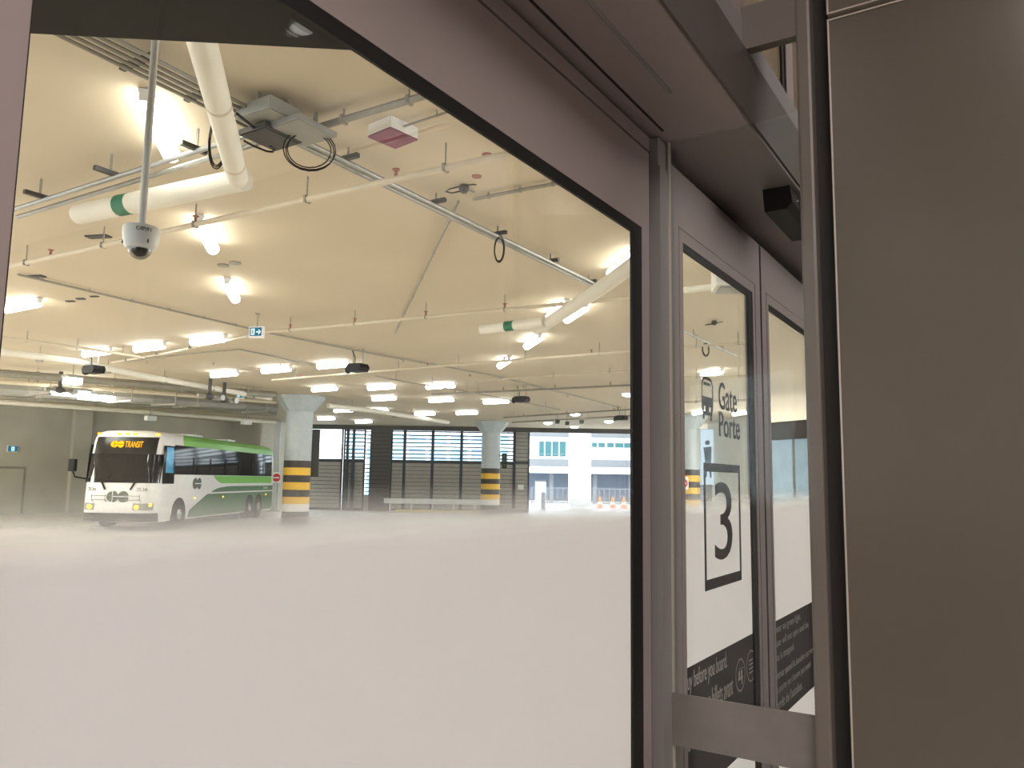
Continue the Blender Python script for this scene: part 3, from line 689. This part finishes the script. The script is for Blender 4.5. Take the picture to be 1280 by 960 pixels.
# ------------------------------------------------------------------ signs
def exit_sign(p, rz, lab, w=.30, h=.24, rod=True, arrow=True):
    t = thing('exit_sign', lab, 'exit sign', p, rz)
    MB().box(-w / 2, w / 2, -.045, .045, -h / 2, h / 2, .006).build('case', 'white', t)
    f = MB().box(-w / 2 + .025, w / 2 - .025, -.05, -.045, -h / 2 + .04, h / 2 - .03).build('lit_face', 'exit_face', t)
    s = MB(); y = (-.0525, -.05); k = h / .24
    if arrow:
        s.box(-.10 * k, -.02 * k, *y, -.06 * k, .07 * k)
        s.box(.01 * k, .07 * k, *y, -.012 * k, .016 * k).prism([(.05 * k, .052 * k), (.075 * k, .052 * k), (.115 * k, .002 * k), (.075 * k, -.048 * k), (.05 * k, -.048 * k), (.085 * k, .002 * k)], 1, *y)
    else:
        s.box(-.05 * k, .05 * k, *y, -.07 * k, .07 * k)
    s.build('pictogram', 'exit_white', f)
    m = MB(); q = (-.0545, -.0525); o = -.06 * k if arrow else 0                     # running figure in the doorway
    m.box(o - .012 * k, o + .006 * k, *q, .03 * k, .052 * k).prism([(o - .018 * k, .022 * k), (o + .012 * k, .026 * k), (o + .006 * k, -.015 * k), (o - .012 * k, -.012 * k)], 1, *q)
    m.prism([(o - .01 * k, -.01 * k), (o + .005 * k, -.014 * k), (o + .024 * k, -.05 * k), (o + .014 * k, -.052 * k)], 1, *q).prism([(o - .012 * k, -.012 * k), (o, -.014 * k), (o - .02 * k, -.05 * k), (o - .03 * k, -.046 * k)], 1, *q)
    m.build('running_figure', 'exit_face', f)
    if rod:
        MB().tube([(0, 0, h / 2), (0, 0, CZ - p[2])], .009).build('rod', 'galv_dull', t); MB().lathe([(.05, CZ - p[2] - .015), (.05, CZ - p[2])], 16).build('ceiling_plate', 'galv_dull', t)
    return t
p = at_y(321, 415.5, 16.0); exit_sign((p.x, p.y, p.z), math.radians(-10), 'blue lit exit sign with arrow hanging from the ceiling')
p = at_y(300.5, 494.5, 30); exit_sign((p.x, p.y, p.z), math.radians(10), 'small blue exit sign among the pipes above the bus', .28, .24)
p = on_left(15.5, 561, .30); exit_sign((p.x, p.y, p.z), wa, 'blue exit sign on the concrete wall above the steel door', .48, .34, False, False)
# galvanised guard post with the no-entry sign
p = at_y(344, 600, 46.5); t = thing('guard_post', 'galvanised steel post behind bus and striped column', 'post', (p.x, p.y, 0))
MB().box(-.16, .16, -.1, .1, 0, 5.2, .02).build('upright', 'galv', t); MB().box(-.3, .3, -.2, .2, 0, .04).build('base_plate', 'galv_dull', t)
def no_entry(p, rz, lab):
    t = thing('no_entry_sign', lab, 'road sign', p, rz)
    MB().box(-.27, .27, 0, .02, -.30, .30, .004).build('plate', 'white', t)
    f = MB().tube([(0, -.012, 0), (0, 0, 0)], .235, 32).build('red_disc', 'red', t); MB().box(-.17, .17, -.018, -.012, -.035, .035).build('white_bar', 'white', f)
p = at_y(344.5, 597, 46.2); no_entry((p.x, 46.36, p.z), 0, 'no entry sign on the post between bus and column')
p = at_y(853.5, 604, 38.3); no_entry((p.x, 38.3, p.z), 0, 'no entry sign at the column seen through the door'); MB().tube([(0, .03, -p.z), (0, .03, .3)], .03).build('pole', 'galv', bpy.data.objects['no_entry_sign.001'])
# dark boards beside the columns
p = at_y(393, 567, 33.2); t = thing('hanging_board', 'tall dark board hung beside the nearer column', 'sign board', (p.x, p.y, p.z), .2)
MB().box(-.2, .2, -.06, .06, -.95, .95, .01).build('board', 'charcoal', t); MB().box(-.22, .22, -.07, .07, .95, 1.0).build('top_rail', 'black', t); MB().beam((-.45, 0, .7), (-.2, 0, .7), .05, .05).build('bracket', 'black', t)
p = at_y(630.5, 576, 45.2); t = thing('signal_head', 'small dark signal head on the farther column', 'signal', (p.x, p.y, p.z))
MB().box(-.14, .14, -.12, .12, -.42, .42, .02).build('casing', 'black', t)
for zz in (-.25, 0, .25): MB().tube([(0, -.12, zz), (0, -.2, zz)], .09, 14).build('visor', 'charcoal', t)
MB().beam((-.35, 0, .1), (-.12, 0, .1), .05, .05).build('bracket', 'black', t)

# ------------------------------------------------------------------ the coach
bx, by, beta = -13.62, 28.0, math.radians(.25)
bus = thing('coach_bus', 'white and green single deck coach parked at the far left of the bay', 'bus', (bx, by, 0), -beta)
bus.scale = (1.04, 1.0, 1.02)
ZL = [(.32, 1.26, .06), (.6, 1.3, 0), (1.25, 1.3, .02), (1.6, 1.3, .05), (2.0, 1.3, .12), (2.62, 1.28, .26), (3.0, 1.25, .36), (3.22, 1.18, .46), (3.36, 1.06, .60), (3.44, .85, .85), (3.48, .4, 1.2)]
def interp(z, k):
    for a, b in zip(ZL, ZL[1:]):
        if z <= b[0]: f = max(0, (z - a[0]) / (b[0] - a[0])); return a[k] + (b[k] - a[k]) * f
    return ZL[-1][k]
def front(w, z): return interp(z, 2) + .45 * max(0, (abs(w) - .85) / .45) ** 2
aj = [-1, -.95, -.88, -.8, -.65, -.3, 0, .3, .65, .8, .88, .95, 1]
b_ = MB(); rows = []; LEN = 13.45
for z, hw, _ in ZL: rows.append([b_.bm.verts.new((a * hw, front(a * hw, z), z)) for a in aj])
for r0, r1 in zip(rows, rows[1:]):
    for j in range(len(aj) - 1): b_.bm.faces.new((r0[j], r0[j + 1], r1[j + 1], r1[j]))
rear = [[b_.bm.verts.new((s * hw, LEN - .06 * max(0, z - 2.8) ** 2 * 4, z)) for s in (-1, 1)] for z, hw, _ in ZL]
for i in range(len(ZL) - 1):
    b_.bm.faces.new((rows[i][0], rows[i + 1][0], rear[i + 1][0], rear[i][0])); b_.bm.faces.new((rows[i][-1], rear[i][1], rear[i + 1][1], rows[i + 1][-1]))
    b_.bm.faces.new((rear[i][0], rear[i][1], rear[i + 1][1], rear[i + 1][0]))
b_.bm.faces.new(rows[-1] + [rear[-1][1], rear[-1][0]]); b_.bm.faces.new(rows[0] + [rear[0][1], rear[0][0]])
body = b_.build('body', 'bus_white', bus, True)
def front_patch(name, m, w0, w1, z0, z1, off, par, nw=12, nz=5, taper=0.):
    q = MB(); gr = []
    for i in range(nz + 1):
        z = z0 + (z1 - z0) * i / nz; k = 1 - taper * i / nz
        gr.append([(q.bm.verts.new((w * k, front(w * k, z) - off, z)), q.bm.verts.new((w * k, front(w * k, z) + .005, z))) for w in [w0 + (w1 - w0) * j / nw for j in range(nw + 1)]])
    for i in range(nz):
        for j in range(nw): q.bm.faces.new([gr[i][j][0], gr[i][j + 1][0], gr[i + 1][j + 1][0], gr[i + 1][j][0]])
    edge = [gr[0][j] for j in range(nw + 1)] + [gr[i][nw] for i in range(1, nz + 1)] + [gr[nz][j] for j in range(nw - 1, -1, -1)] + [gr[i][0] for i in range(nz - 1, 0, -1)]
    for a, b in zip(edge, edge[1:] + edge[:1]): q.bm.faces.new((a[0], b[0], b[1], a[1]))
    return q.build(name, m, par, True)
ws = front_patch('windscreen', 'bus_glass', -1.24, 1.24, 1.64, 2.63, .02, bus, 16)
MB().box(-.012, .012, .02, .06, 1.66, 1.7).build('washer_jet', 'black', ws)
dsp = front_patch('destination_display', 'display', -1.02, 1.06, 2.63, 3.22, .02, bus, 12)
F_PL = lambda a, d, z: Vector((a, front(a, z) + d, z))
text_fit('led_lettering', 'TRANSIT', (.0, .60, 2.85, 3.07), F_PL, -.03, 'led', dsp, .006)
def go_logo(mb, cx, cz, r, plane, thick):
    """two discs side by side, each cut by upright and level slits."""
    def sect(c, a0, a1, off):
        pts = [(c + off[0], cz + off[1])] + [(c + off[0] + r * math.cos(math.radians(a0 + (a1 - a0) * i / 8)), cz + off[1] + r * math.sin(math.radians(a0 + (a1 - a0) * i / 8))) for i in range(9)]
        va = [mb.bm.verts.new(plane(p[0], -thick, p[1])) for p in pts]; vb = [mb.bm.verts.new(plane(p[0], 0, p[1])) for p in pts]
        mb.bm.faces.new(va)
        for i in range(len(pts)): mb.bm.faces.new((va[i], va[(i + 1) % len(pts)], vb[(i + 1) % len(pts)], vb[i]))
    s = r * .1
    sect(cx - r * 1.04, 90, 270, (-s, 0)); sect(cx - r * 1.04, 0, 90, (s, s)); sect(cx - r * 1.04, -90, 0, (s, -s))
    sect(cx + r * 1.04, -90, 90, (s, 0)) if False else sect(cx + r * 1.04, 0, 180, (0, s)); sect(cx + r * 1.04, 180, 360, (0, -s))
q = MB(); go_logo(q, -.255, 2.96, .108, lambda a, d, z: F_PL(a, d - .03, z), .006); q.build('led_logo', 'led', dsp)
q = MB(); go_logo(q, .02, 1.17, .175, lambda a, d, z: F_PL(a, d - .004, z), .008); q.build('front_logo', 'bus_text', bus)
text_fit('fleet_number', '2536', (-1.02, -.72, 1.36, 1.47), F_PL, -.004, 'bus_text', bus, .006); text_fit('fleet_number', '2536', (.62, .98, 1.36, 1.48), F_PL, -.004, 'bus_text', bus, .006)
front_patch('bumper', 'charcoal', -1.25, 1.25, .33, .62, .06, bus)
for s in (-1, 1):
    hp = front_patch('headlight', 'boxgrey', *( (.55, 1.15) if s > 0 else (-1.15, -.75)), .72, .95, .02, bus, 5, 2)
    q = MB(); c_ = .68 if s > 0 else -.88; q.tube([(c_, front(c_, .84) - .05, .82), (c_, front(c_, .84), .82)], .085, 16).build('lamp', 'headlight', hp)
    if s > 0: q = MB(); q.tube([(1.08, front(1.08, .9) - .05, .9), (1.08, front(1.08, .9), .9)], .06, 14).build('indicator_lamp', 'amber', hp)
    w = MB(); w.tube([(s * .42, front(.4, 1.6) - .05, 1.40), (s * .55, front(.5, 1.7) - .05, 1.66)], .03, 6).tube([(s * .55, front(.5, 1.7) - .05, 1.66), (s * .2, front(.2, 1.75) - .05, 1.74)], .012, 6); w.build('wiper', 'black', bus)
for w_ in (-1.05, -.32, -.05, .22, .98):
    z_ = 3.33; MB().box(w_ - .06, w_ + .06, front(w_, z_) - .06, front(w_, z_) + .02, z_ - .035, z_ + .035, .01).build('marker_lamp', 'amber', bus)
br = MB()
for z_ in (1.06, 1.2): br.tube([(-.8, -.10, z_), (.8, -.10, z_)], .012, 6)
for w_ in (-.8, -.35, .35, .8): br.tube([(w_, -.10, 1.04), (w_, -.10, 1.24)], .012, 6).tube([(w_, -.10, 1.06), (w_, .02, 1.0)], .012, 6)
br.build('bicycle_rack', 'galv_dull', bus)
for s in (-1,):
    mr = MB(); mr.box(s * 1.55 - .11, s * 1.55 + .11, -.12, .08, 2.0 if s < 0 else 1.95, 2.42, .03)
    mr = mr.build('mirror', 'black', bus); MB().tube([(s * 1.2, .3, 1.75), (s * 1.45, -.02, 1.82), (s * 1.55, -.02, 2.05)], .03, 8).build('mirror_arm', 'black', mr)
# visible side: windows, livery, wheels
for s in (1, -1):
    X = lambda k: s * (1.3 + k)
    gls = MB()
    pts = [(.95, 1.95), (LEN - .25, 1.95), (LEN - .25, 3.06), (1.5, 3.06), (.95, 2.9)]
    q = MB()
    def side(pts, m, name, par, k=.012):
        q = MB(); va = []
        for y, z in pts: va.append((q.bm.verts.new((s * (interp(z, 1) + k), y, z)), q.bm.verts.new((s * (interp(z, 1) - .02), y, z))))
        q.bm.faces.new([v[0] for v in va])
        for a, b in zip(va, va[1:] + va[:1]): q.bm.faces.new((a[0], b[0], b[1], a[1]))
        return q.build(name, m, par)
    def strip(lv, y1, m, name, par, k=.012):
        q = MB(); a_ = [(q.bm.verts.new((s * (interp(z, 1) + k), y, z)), q.bm.verts.new((s * (interp(z, 1) + k), (y1 if z < 3.4 else y1 - .3), z)), q.bm.verts.new((s * (interp(z, 1) - .01), y, z)), q.bm.verts.new((s * (interp(z, 1) - .01), (y1 if z < 3.4 else y1 - .3), z))) for y, z in lv]
        for p_, r_ in zip(a_, a_[1:]):
            q.bm.faces.new((p_[0], p_[1], r_[1], r_[0])); q.bm.faces.new((p_[0], r_[0], r_[2], p_[2])); q.bm.faces.new((p_[1], p_[3], r_[3], r_[1]))
        q.bm.faces.new((a_[0][0], a_[0][2], a_[0][3], a_[0][1])); q.bm.faces.new((a_[-1][0], a_[-1][1], a_[-1][3], a_[-1][2]))
        return q.build(name, m, par)
    sg = strip([(1.4, 1.95), (1.4, 2.0), (1.4, 2.62), (1.4, 3.0)], LEN - .3, 'bus_glass', 'side_glazing', bus)
    for k in range(1, 7): MB().box(min(X(.012), X(.02)), max(X(.012), X(.02)) - 0, 1.4 + k * 1.72 - .03, 1.4 + k * 1.72 + .03, 1.97, 2.6).build('window_bar', 'black', sg)
    side([(.45, 1.62), (1.38, 1.62), (1.38, 2.62), (1.38, 2.95), (.55, 2.95), (.5, 2.62)], 'bus_glass', 'cab_glazing', bus)
    side([(.62, 2.0), (1.25, 2.0), (1.25, 2.62), (1.25, 2.9), (.72, 2.9), (.66, 2.62)], 'cab_glass', 'driver_window', bus, .02)
    strip([(2.2, 3.0), (2.3, 3.22), (2.6, 3.36), (3.0, 3.44), (3.3, 3.48)], LEN - .08, 'bus_light', 'roof_stripe', bus)
    side([(5.2, 1.93), (LEN - .3, 1.93), (LEN - .3, 1.62), (6.2, 1.62), (5.7, 1.72)], 'bus_light', 'livery_stripe', bus)
    side([(5.0, 1.27), (LEN - .05, 1.27), (LEN - .05, 1.50), (7.2, 1.5), (6.2, 1.46), (5.5, 1.38)], 'bus_dark', 'livery_stripe', bus)
    strip([(2.9, .36), (2.9, .6), (3.0, .65), (4.2, 1.05), (4.7, 1.21)], LEN - .05, 'bus_dark', 'livery_stripe', bus)
    for y, arch in ((1.95, .62), (9.9, .60), (11.2, .60)):
        ar = MB().prism([(y + arch * math.cos(math.radians(a)), .5 + arch * math.sin(math.radians(a))) for a in range(-18, 199, 12)], 0, *sorted((X(.016), X(-.05)))).build('wheel_arch', 'black', bus)
        wh = MB().tube([(X(-.28), y, .53), (X(-.26), y, .53), (X(.0), y, .53), (X(.03), y, .53)], [.46, .52, .52, .46], 28).build('wheel', 'tyre', bus, True)
        MB().tube([(X(.0), y, .53), (X(.05), y, .53), (X(.07), y, .53)], [.20, .18, .09], 20).build('hub', 'chrome', wh, True)
    for y in (3.4, 6.4, 12.3): MB().box(*sorted((X(.0), X(.03))), y - .05, y + .05, 1.04, 1.10).build('side_marker', 'amber', bus)
q = MB(); go_logo(q, 3.55, 1.62, .20, lambda a, d, z: Vector((1.302 - d, a, z)), .012); q.build('side_logo', 'bus_text', bus)
text_fit('side_number', '2536', (LEN - 1.6, LEN - .9, 1.34, 1.44), lambda a, d, z: Vector((1.3 - d, a, z)), -.012, 'bus_white', bus, .006)
MB().box(-.5, .5, 5.0, 6.0, 3.47, 3.58, .03).box(-.5, .5, 9.0, 10.0, 3.47, 3.58, .03).build('roof_hatch', 'bus_white', bus)

# ------------------------------------------------------------------ louvred end wall
YL = 50.0
Xp = lambda px, y=560: at_y(px, y, YL).x
struct(MB().box(Xp(384), Xp(812), YL - .2, YL + .3, 4.98, CZ).build('trim_12', 'pier'))
def louvre(x0, x1, label, thin=1., closed=False):
    t = thing('louvre_screen', label, 'louvre screen', (x0, YL, 0))
    w = x1 - x0
    f = MB(); f.box(0, .09, -.08, .08, 0, 4.98).box(w - .09, w, -.08, .08, 0, 4.98).box(.09, w - .09, -.08, .08, 3.0, 3.14).box(.09, w - .09, -.08, .08, 0, .12)
    f.build('frame', 'louvre', t)
    if not closed:
        u_ = MB(); z = 3.27
        while z < 4.95:
            u_.prism([(-.07 * thin, z - .045 * thin), (-.06 * thin, z - .055 * thin), (.07 * thin, z + .045 * thin), (.06 * thin, z + .055 * thin)], 0, .09, w - .09); z += .235
        u_.build('open_blades', 'louvre', t)
    lo = MB(); z = .14; zt = 4.9 if closed else 2.95
    while z < zt:
        lo.prism([(-.03, z), (-.055, z + .012), (-.02, z + .215), (0, z + .215)], 0, .09, w - .09); z += .235
    lo.build('closed_blades', 'infill', t)
    MB().box(.09, w - .09, .01, .04, .12, 4.9 if closed else 3.0).build('backing_sheet', 'pier', t)
    return t
LV = [(384, 429, 'louvre screen beside the nearer column, its open top showing white sky', 0), (430, 457, 'narrow louvre screen left of the dark pier', 0), (489, 506, 'narrow louvre screen right of the dark pier', 0), (506, 541, 'louvre screen above the left part of the guard rail', 0), (541, 577, 'louvre screen above the right part of the guard rail', 0), (577, 606, 'louvre screen just left of the farther column', 0), (606, 643, 'louvre screen behind the farther column', 0), (643, 662, 'closed blade panel at the left edge of the opening', 1)]
for a, b, lab, cl in LV: louvre(Xp(a), Xp(b), lab, .25 if a < 390 else .8, bool(cl))
pr_ = thing('louvre_pier', 'wide dark pier in the middle of the louvred wall', 'pier', (Xp(463.5), YL, 0))
wdt = Xp(488.7) - Xp(463.5)
MB().box(0, wdt, -.25, .2, 0, 5.0, .01).build('core', 'pier', pr_); q = MB()
for i in range(20): q.box(.02, wdt - .02, -.262, -.25, .2 + i * .24, .22 + i * .24)
q.build('joint_lines', 'black', pr_)
for px in (435.5, 443): tag(MB().box(Xp(px) - .08, Xp(px) + .08, YL - .30, YL - .14, 0, 4.97).build('steel_stud', 'louvre'), 'slim dark stud standing before the narrow louvre screen, ' + ('left' if px < 440 else 'right') + ' of two', 'stud')
# blades with daylight gaps between pier and louvre
q = thing('ladder_louvre', 'ladder like strip of blades showing blue daylight beside the pier', 'louvre screen', (Xp(457), YL, 0)); m_ = MB(); z = .9
while z < 3.0: m_.box(.0, Xp(463) - Xp(457), -.03, .03, z, z + .06); z += .235
m_.build('blades', 'louvre', q); MB().box(0, Xp(463) - Xp(457), -.05, .05, 0, .9).build('foot_panel', 'infill', q)
m_ = MB(); z = 3.2
while z < 4.95: m_.box(.0, Xp(463) - Xp(457), -.03, .03, z, z + .06); z += .235
m_.build('upper_blades', 'louvre', q)
# guard rail and kerb before the louvres
gx0, gx1 = at_y(480, 628, 47.5).x, at_y(601, 628, 47.5).x
t = thing('guard_rail', 'pale low guard rail before the louvred wall', 'guard rail', (gx0, 47.5, 0)); L_ = gx1 - gx0
MB().box(0, L_, -.05, .05, .52, .82, .02).build('rail_beam', 'rail', t)
for i in range(5): MB().box(.3 + i * (L_ - .7) / 4, .38 + i * (L_ - .7) / 4, .05, .13, 0, .8).build('rail_post', 'rail', t)
tag(MB().box(gx0 + .6, gx1 + .4, 47.9, 48.3, 0, .16, .02).build('kerb_block', 'kerb'), 'low yellow kerb running behind the guard rail', 'kerb')
p = at_y(651, 609, YL - .2); tag(MB().box(p.x - .18, p.x + .18, YL - .14, YL - .08, p.z - .15, p.z + .15).build('notice_plate', 'white'), 'small white notice on the closed blade panel', 'notice')

# ------------------------------------------------------------------ outdoors beyond the bay
struct(MB().box(-120, 140, 51, 240, -.35, -.02).build('road', 'road'))
YF = 82.0
fa = lambda x, y, Y=YF: at_y(x, y, Y)
bd_ = thing('street_building', 'white building with teal windows across the street', 'building', (0, YF, 0))
x0, x1 = fa(655, 560).x, fa(1400, 560).x
MB().box(x0, x1, 0, 8, 3.1, 9.5).build('upper_wall', 'facade', bd_)
MB().box(x0, x1, -.6, 0, 6.55, 6.85).build('cornice', 'parapet', bd_)
for a, b in ((674, 680), (681.5, 689), (690.5, 698), (699.5, 707)):
    fr_ = MB().box(fa(a, 560).x, fa(b, 560).x, -.06, .02, 4.5, 6.0).build('window', 'teal', bd_)
for a, b in ((740, 746), (748, 756), (759, 767), (769, 779), (780, 790), (800, 830)):
    MB().box(fa(a, 560).x, fa(b, 560).x, -.06, .02, 5.5, 5.95).build('window', 'teal', bd_)
MB().box(x0, x1, 1.5, 2, -.02, 3.1).build('shop_front', 'recess', bd_)
rp = thing('ramp_bridge', 'raised walkway with grey parapet before the white building', 'walkway', (0, 74, 0))
xr0, xr1 = fa(660, 580, 74).x, fa(1400, 580, 74).x
MB().box(xr0, xr1, -.3, 2.5, 2.72, 3.30).build('deck', 'facade', rp); MB().box(xr0, xr1, -.3, -.1, 3.3, 4.0).build('parapet', 'parapet', rp)
q = MB(); q.box(xr0, xr1, -.24, -.18, 4.42, 4.48)
for i in range(14): q.box(xr0 + i * 3, xr0 + i * 3 + .07, -.24, -.17, 4.0, 4.45)
q.build('handrail', 'parapet', rp)
for i, px in enumerate((690, 745, 790)): MB().tube([(fa(px, 600, 74).x, .8, -.02), (fa(px, 600, 74).x, .8, 2.72)], .2, 14).build('support', 'parapet', rp)
pw = thing('street_pillar', 'broad glaring white pillar in the middle of the opening', 'pillar', (at_y(724.5, 600, 55).x, 55, 0))
MB().box(-.72, .72, -.6, .6, -.02, 6.5, .03).build('shaft', 'facade', pw); MB().box(-.85, .85, -.7, .7, -.02, .2, .03).build('plinth', 'facade', pw)
ki = thing('street_kiosk', 'white kiosk box at the left edge of the opening', 'kiosk', (at_y(675.5, 620, 56).x, 56, 0))
MB().box(-.36, .36, -.3, .3, -.02, 1.95, .03).build('cabinet', 'facade', ki); MB().box(-.4, .4, -.34, .34, 1.95, 2.02).build('roof_cap', 'parapet', ki); MB().box(.05, .33, -.34, -.3, 0, 1.2).build('service_door', 'parapet', ki)
def cone(px, lab):
    p = at_y(px, 620, 62); t = thing('traffic_drum', lab, 'traffic cone', (p.x, 62, -.02), 0, 'orange traffic cones')
    MB().lathe([(.28, 0), (.28, .06), (.2, .07), (.06, .84), (.05, .86)], 18).build('cone', 'orange', t, True); MB().lathe([(.165, .3), (.135, .45)], 18).build('reflective_collar', 'white', t)
for px, lab in ((750, 'orange traffic cone nearest the white pillar'), (766, 'middle orange traffic cone in the opening'), (780, 'orange traffic cone nearest the window frame')): cone(px, lab)
fe = thing('street_fence', 'grey street fence under the raised walkway', 'fence', (0, 70, 0)); q = MB()
xa, xb = fa(664, 620, 70).x, fa(830, 620, 70).x
n = int((xb - xa) / .45)
for i in range(n): q.box(xa + i * .45, xa + i * .45 + .07, -.03, .03, 0, 1.4)
q.box(xa, xb, -.04, .04, 1.35, 1.42).box(xa, xb, -.04, .04, .12, .2); q.build('bars', 'parapet', fe)
ob_ = thing('office_tower', 'blue glazed office block behind the louvres', 'building', (0, 90, 0))
MB().box(fa(428, 560, 90).x, fa(648, 560, 90).x, 0, 6, -.02, 7.2).build('curtain_wall', 'bluewin', ob_)
q = MB()
for i in range(9): xx = fa(428 + i * 26, 560, 90).x; q.box(xx, xx + .5, -.15, 0, -.02, 7.2)
for zz in (3.2, 5.4, 6.9): q.box(fa(428, 560, 90).x, fa(648, 560, 90).x, -.2, 0, zz, zz + .35)
q.build('frame_grid', 'facade', ob_)

# beyond the second door: blue glass wall, dark beam, bench; lit poster beside the third column
g0, g1 = at_y(965, 600, 30), at_y(1050, 600, 27)
wd = (g1 - g0); wd.z = 0; ga = math.atan2(wd.y, wd.x); gl_ = wd.length
t = thing('glazed_screen', 'pale blue glazed waiting screen seen through the far door', 'glass wall', (g0.x, g0.y, 0), ga)
MB().box(0, gl_, 0, .05, .9, 3.6).build('glazing', mat('glowing_blue_glazing', (.50, .68, .85), .15, 0, .2, 1.2, 0, .35), t)  # pane given a glow of its own to look bright, no lamp
q = MB()
for k in (0, .36, .62, 1): q.box(k * gl_ - .04, k * gl_ + .04, -.05, .06, 0, 3.6)
q.box(0, gl_, -.05, .06, .82, .92).box(.62 * gl_, gl_, -.05, .06, 2.45, 2.52); q.build('mullion_frame', 'boxgrey', t)
MB().box(-.3, gl_ + .5, -.2, .2, 3.6, 4.25).build('head_beam', 'charcoal', t)
MB().box(0, gl_, .0, .05, 0, .82).build('base_panel', 'infill', t)
p = at_y(994, 655, 24); t = thing('waiting_bench', 'pale wooden bench seen through the far door', 'bench', (p.x, p.y, 0), ga)
MB().box(-1.1, 1.1, -.2, .2, .66, .72, .01).build('seat', 'wood', t); MB().box(-1.1, 1.1, .18, .22, .8, 1.05, .01).build('backrest', 'wood', t)
for a in (-.9, .9): MB().beam((a, 0, 0), (a, 0, .66), .06, .3).build('leg', 'boxgrey', t)
tag(MB().box(-.16, .16, -.11, .11, 0, .008).build('paper_sheet', 'paper'), 'folded paper lying on the wooden bench', 'paper').location = (p.x - .02, p.y, .722)
p = at_y(884, 571, 43.0); t = thing('lit_poster', 'backlit blue and white poster panel beside the column in the door glass', 'poster', (p.x, p.y, p.z))
MB().box(-.37, .37, 0, .14, -1.5, 1.5, .01).build('case', 'white', t); f = MB().box(-.34, .34, -.01, 0, -1.47, 1.47).build('lit_face', 'sign_blue', t)
q = MB(); q.lathe([(.01, -.12), (.12, -.08), (.13, .05), (.05, .13)], 14, (.02, -.02, .75)); q.prism([(-.2, .5), (.24, .55), (.2, -.3), (-.12, -.25)], 1, -.02, -.01).prism([(-.12, -.25), (.02, -.28), (-.05, -1.1), (-.15, -1.1)], 1, -.02, -.01).prism([(.04, -.28), (.2, -.3), (.22, -1.1), (.12, -1.1)], 1, -.02, -.01)
q.build('printed_figure', 'poster_dark', f)
MB().box(-.25, .25, .02, .1, -p.z, -1.5).build('stand', 'boxgrey', t)

# ------------------------------------------------------------------ light
def area(name, loc, sx, sy, power, col, rot=(0, 0, 0)):
    l = bpy.data.lights.new(name, 'AREA'); l.shape = 'RECTANGLE'; l.size = sx; l.size_y = sy; l.energy = power; l.color = col
    o = bpy.data.objects.new(name, l); COL.objects.link(o); o.location = loc; o.rotation_euler = rot
    return o
area('bay_fill', (24, 30, 5.1), 16, 26, 15500, (.95, .98, 1))          # added fill standing in for unseen lamp rows, right of the view
area('bay_fill', (-16, 7, 5.1), 10, 12, 1900, (1, .91, .78))           # the same added fill, left of the view
area('bay_fill', (10, 7, 5.1), 5, 4, 1000, (1, .88, .72))  # added fill to lift the near ceiling
area('bay_fill', (-25, 21, 4.9), 8, 8, 4200, (1, .95, .86), (math.radians(0), math.radians(-15), 0))  # added fill to brighten the concrete wall behind the coach
area('hall_fill', tn(-1.2, -1.6, 4.15), 2.2, 2.0, 150, (1, .90, .86))  # added fill for the frames and panels, no fixture behind it
area('hall_fill', tn(2.8, -1.3, 2.9), 1.4, 1.4, 27, (1, .90, .86), (math.radians(65), 0, PHI))  # added fill beyond the panel wall to lighten the door leaves
sun = bpy.data.lights.new('sun', 'SUN'); sun.energy = 3.0; sun.angle = .01; sun.color = (1, .97, .92)
so_ = bpy.data.objects.new('sun', sun); COL.objects.link(so_); so_.rotation_euler = (math.radians(42), 0, math.radians(-12))
w = bpy.data.worlds.new('sky'); S.world = w; w.use_nodes = True
bg = w.node_tree.nodes['Background']; bg.inputs[0].default_value = (.80, .90, 1, 1); bg.inputs[1].default_value = 5.0

S.view_settings.view_transform = 'Standard'
S.view_settings.look = 'None'
S.view_settings.gamma = 1
S.view_settings.use_curve_mapping = False
S.view_settings.exposure = 0.22
try:
    S.cycles.use_denoising = True
    S.cycles.max_bounces = 10; S.cycles.transparent_max_bounces = 24
    S.cycles.diffuse_bounces = 5
    S.cycles.sample_clamp_indirect = 8
except Exception: pass
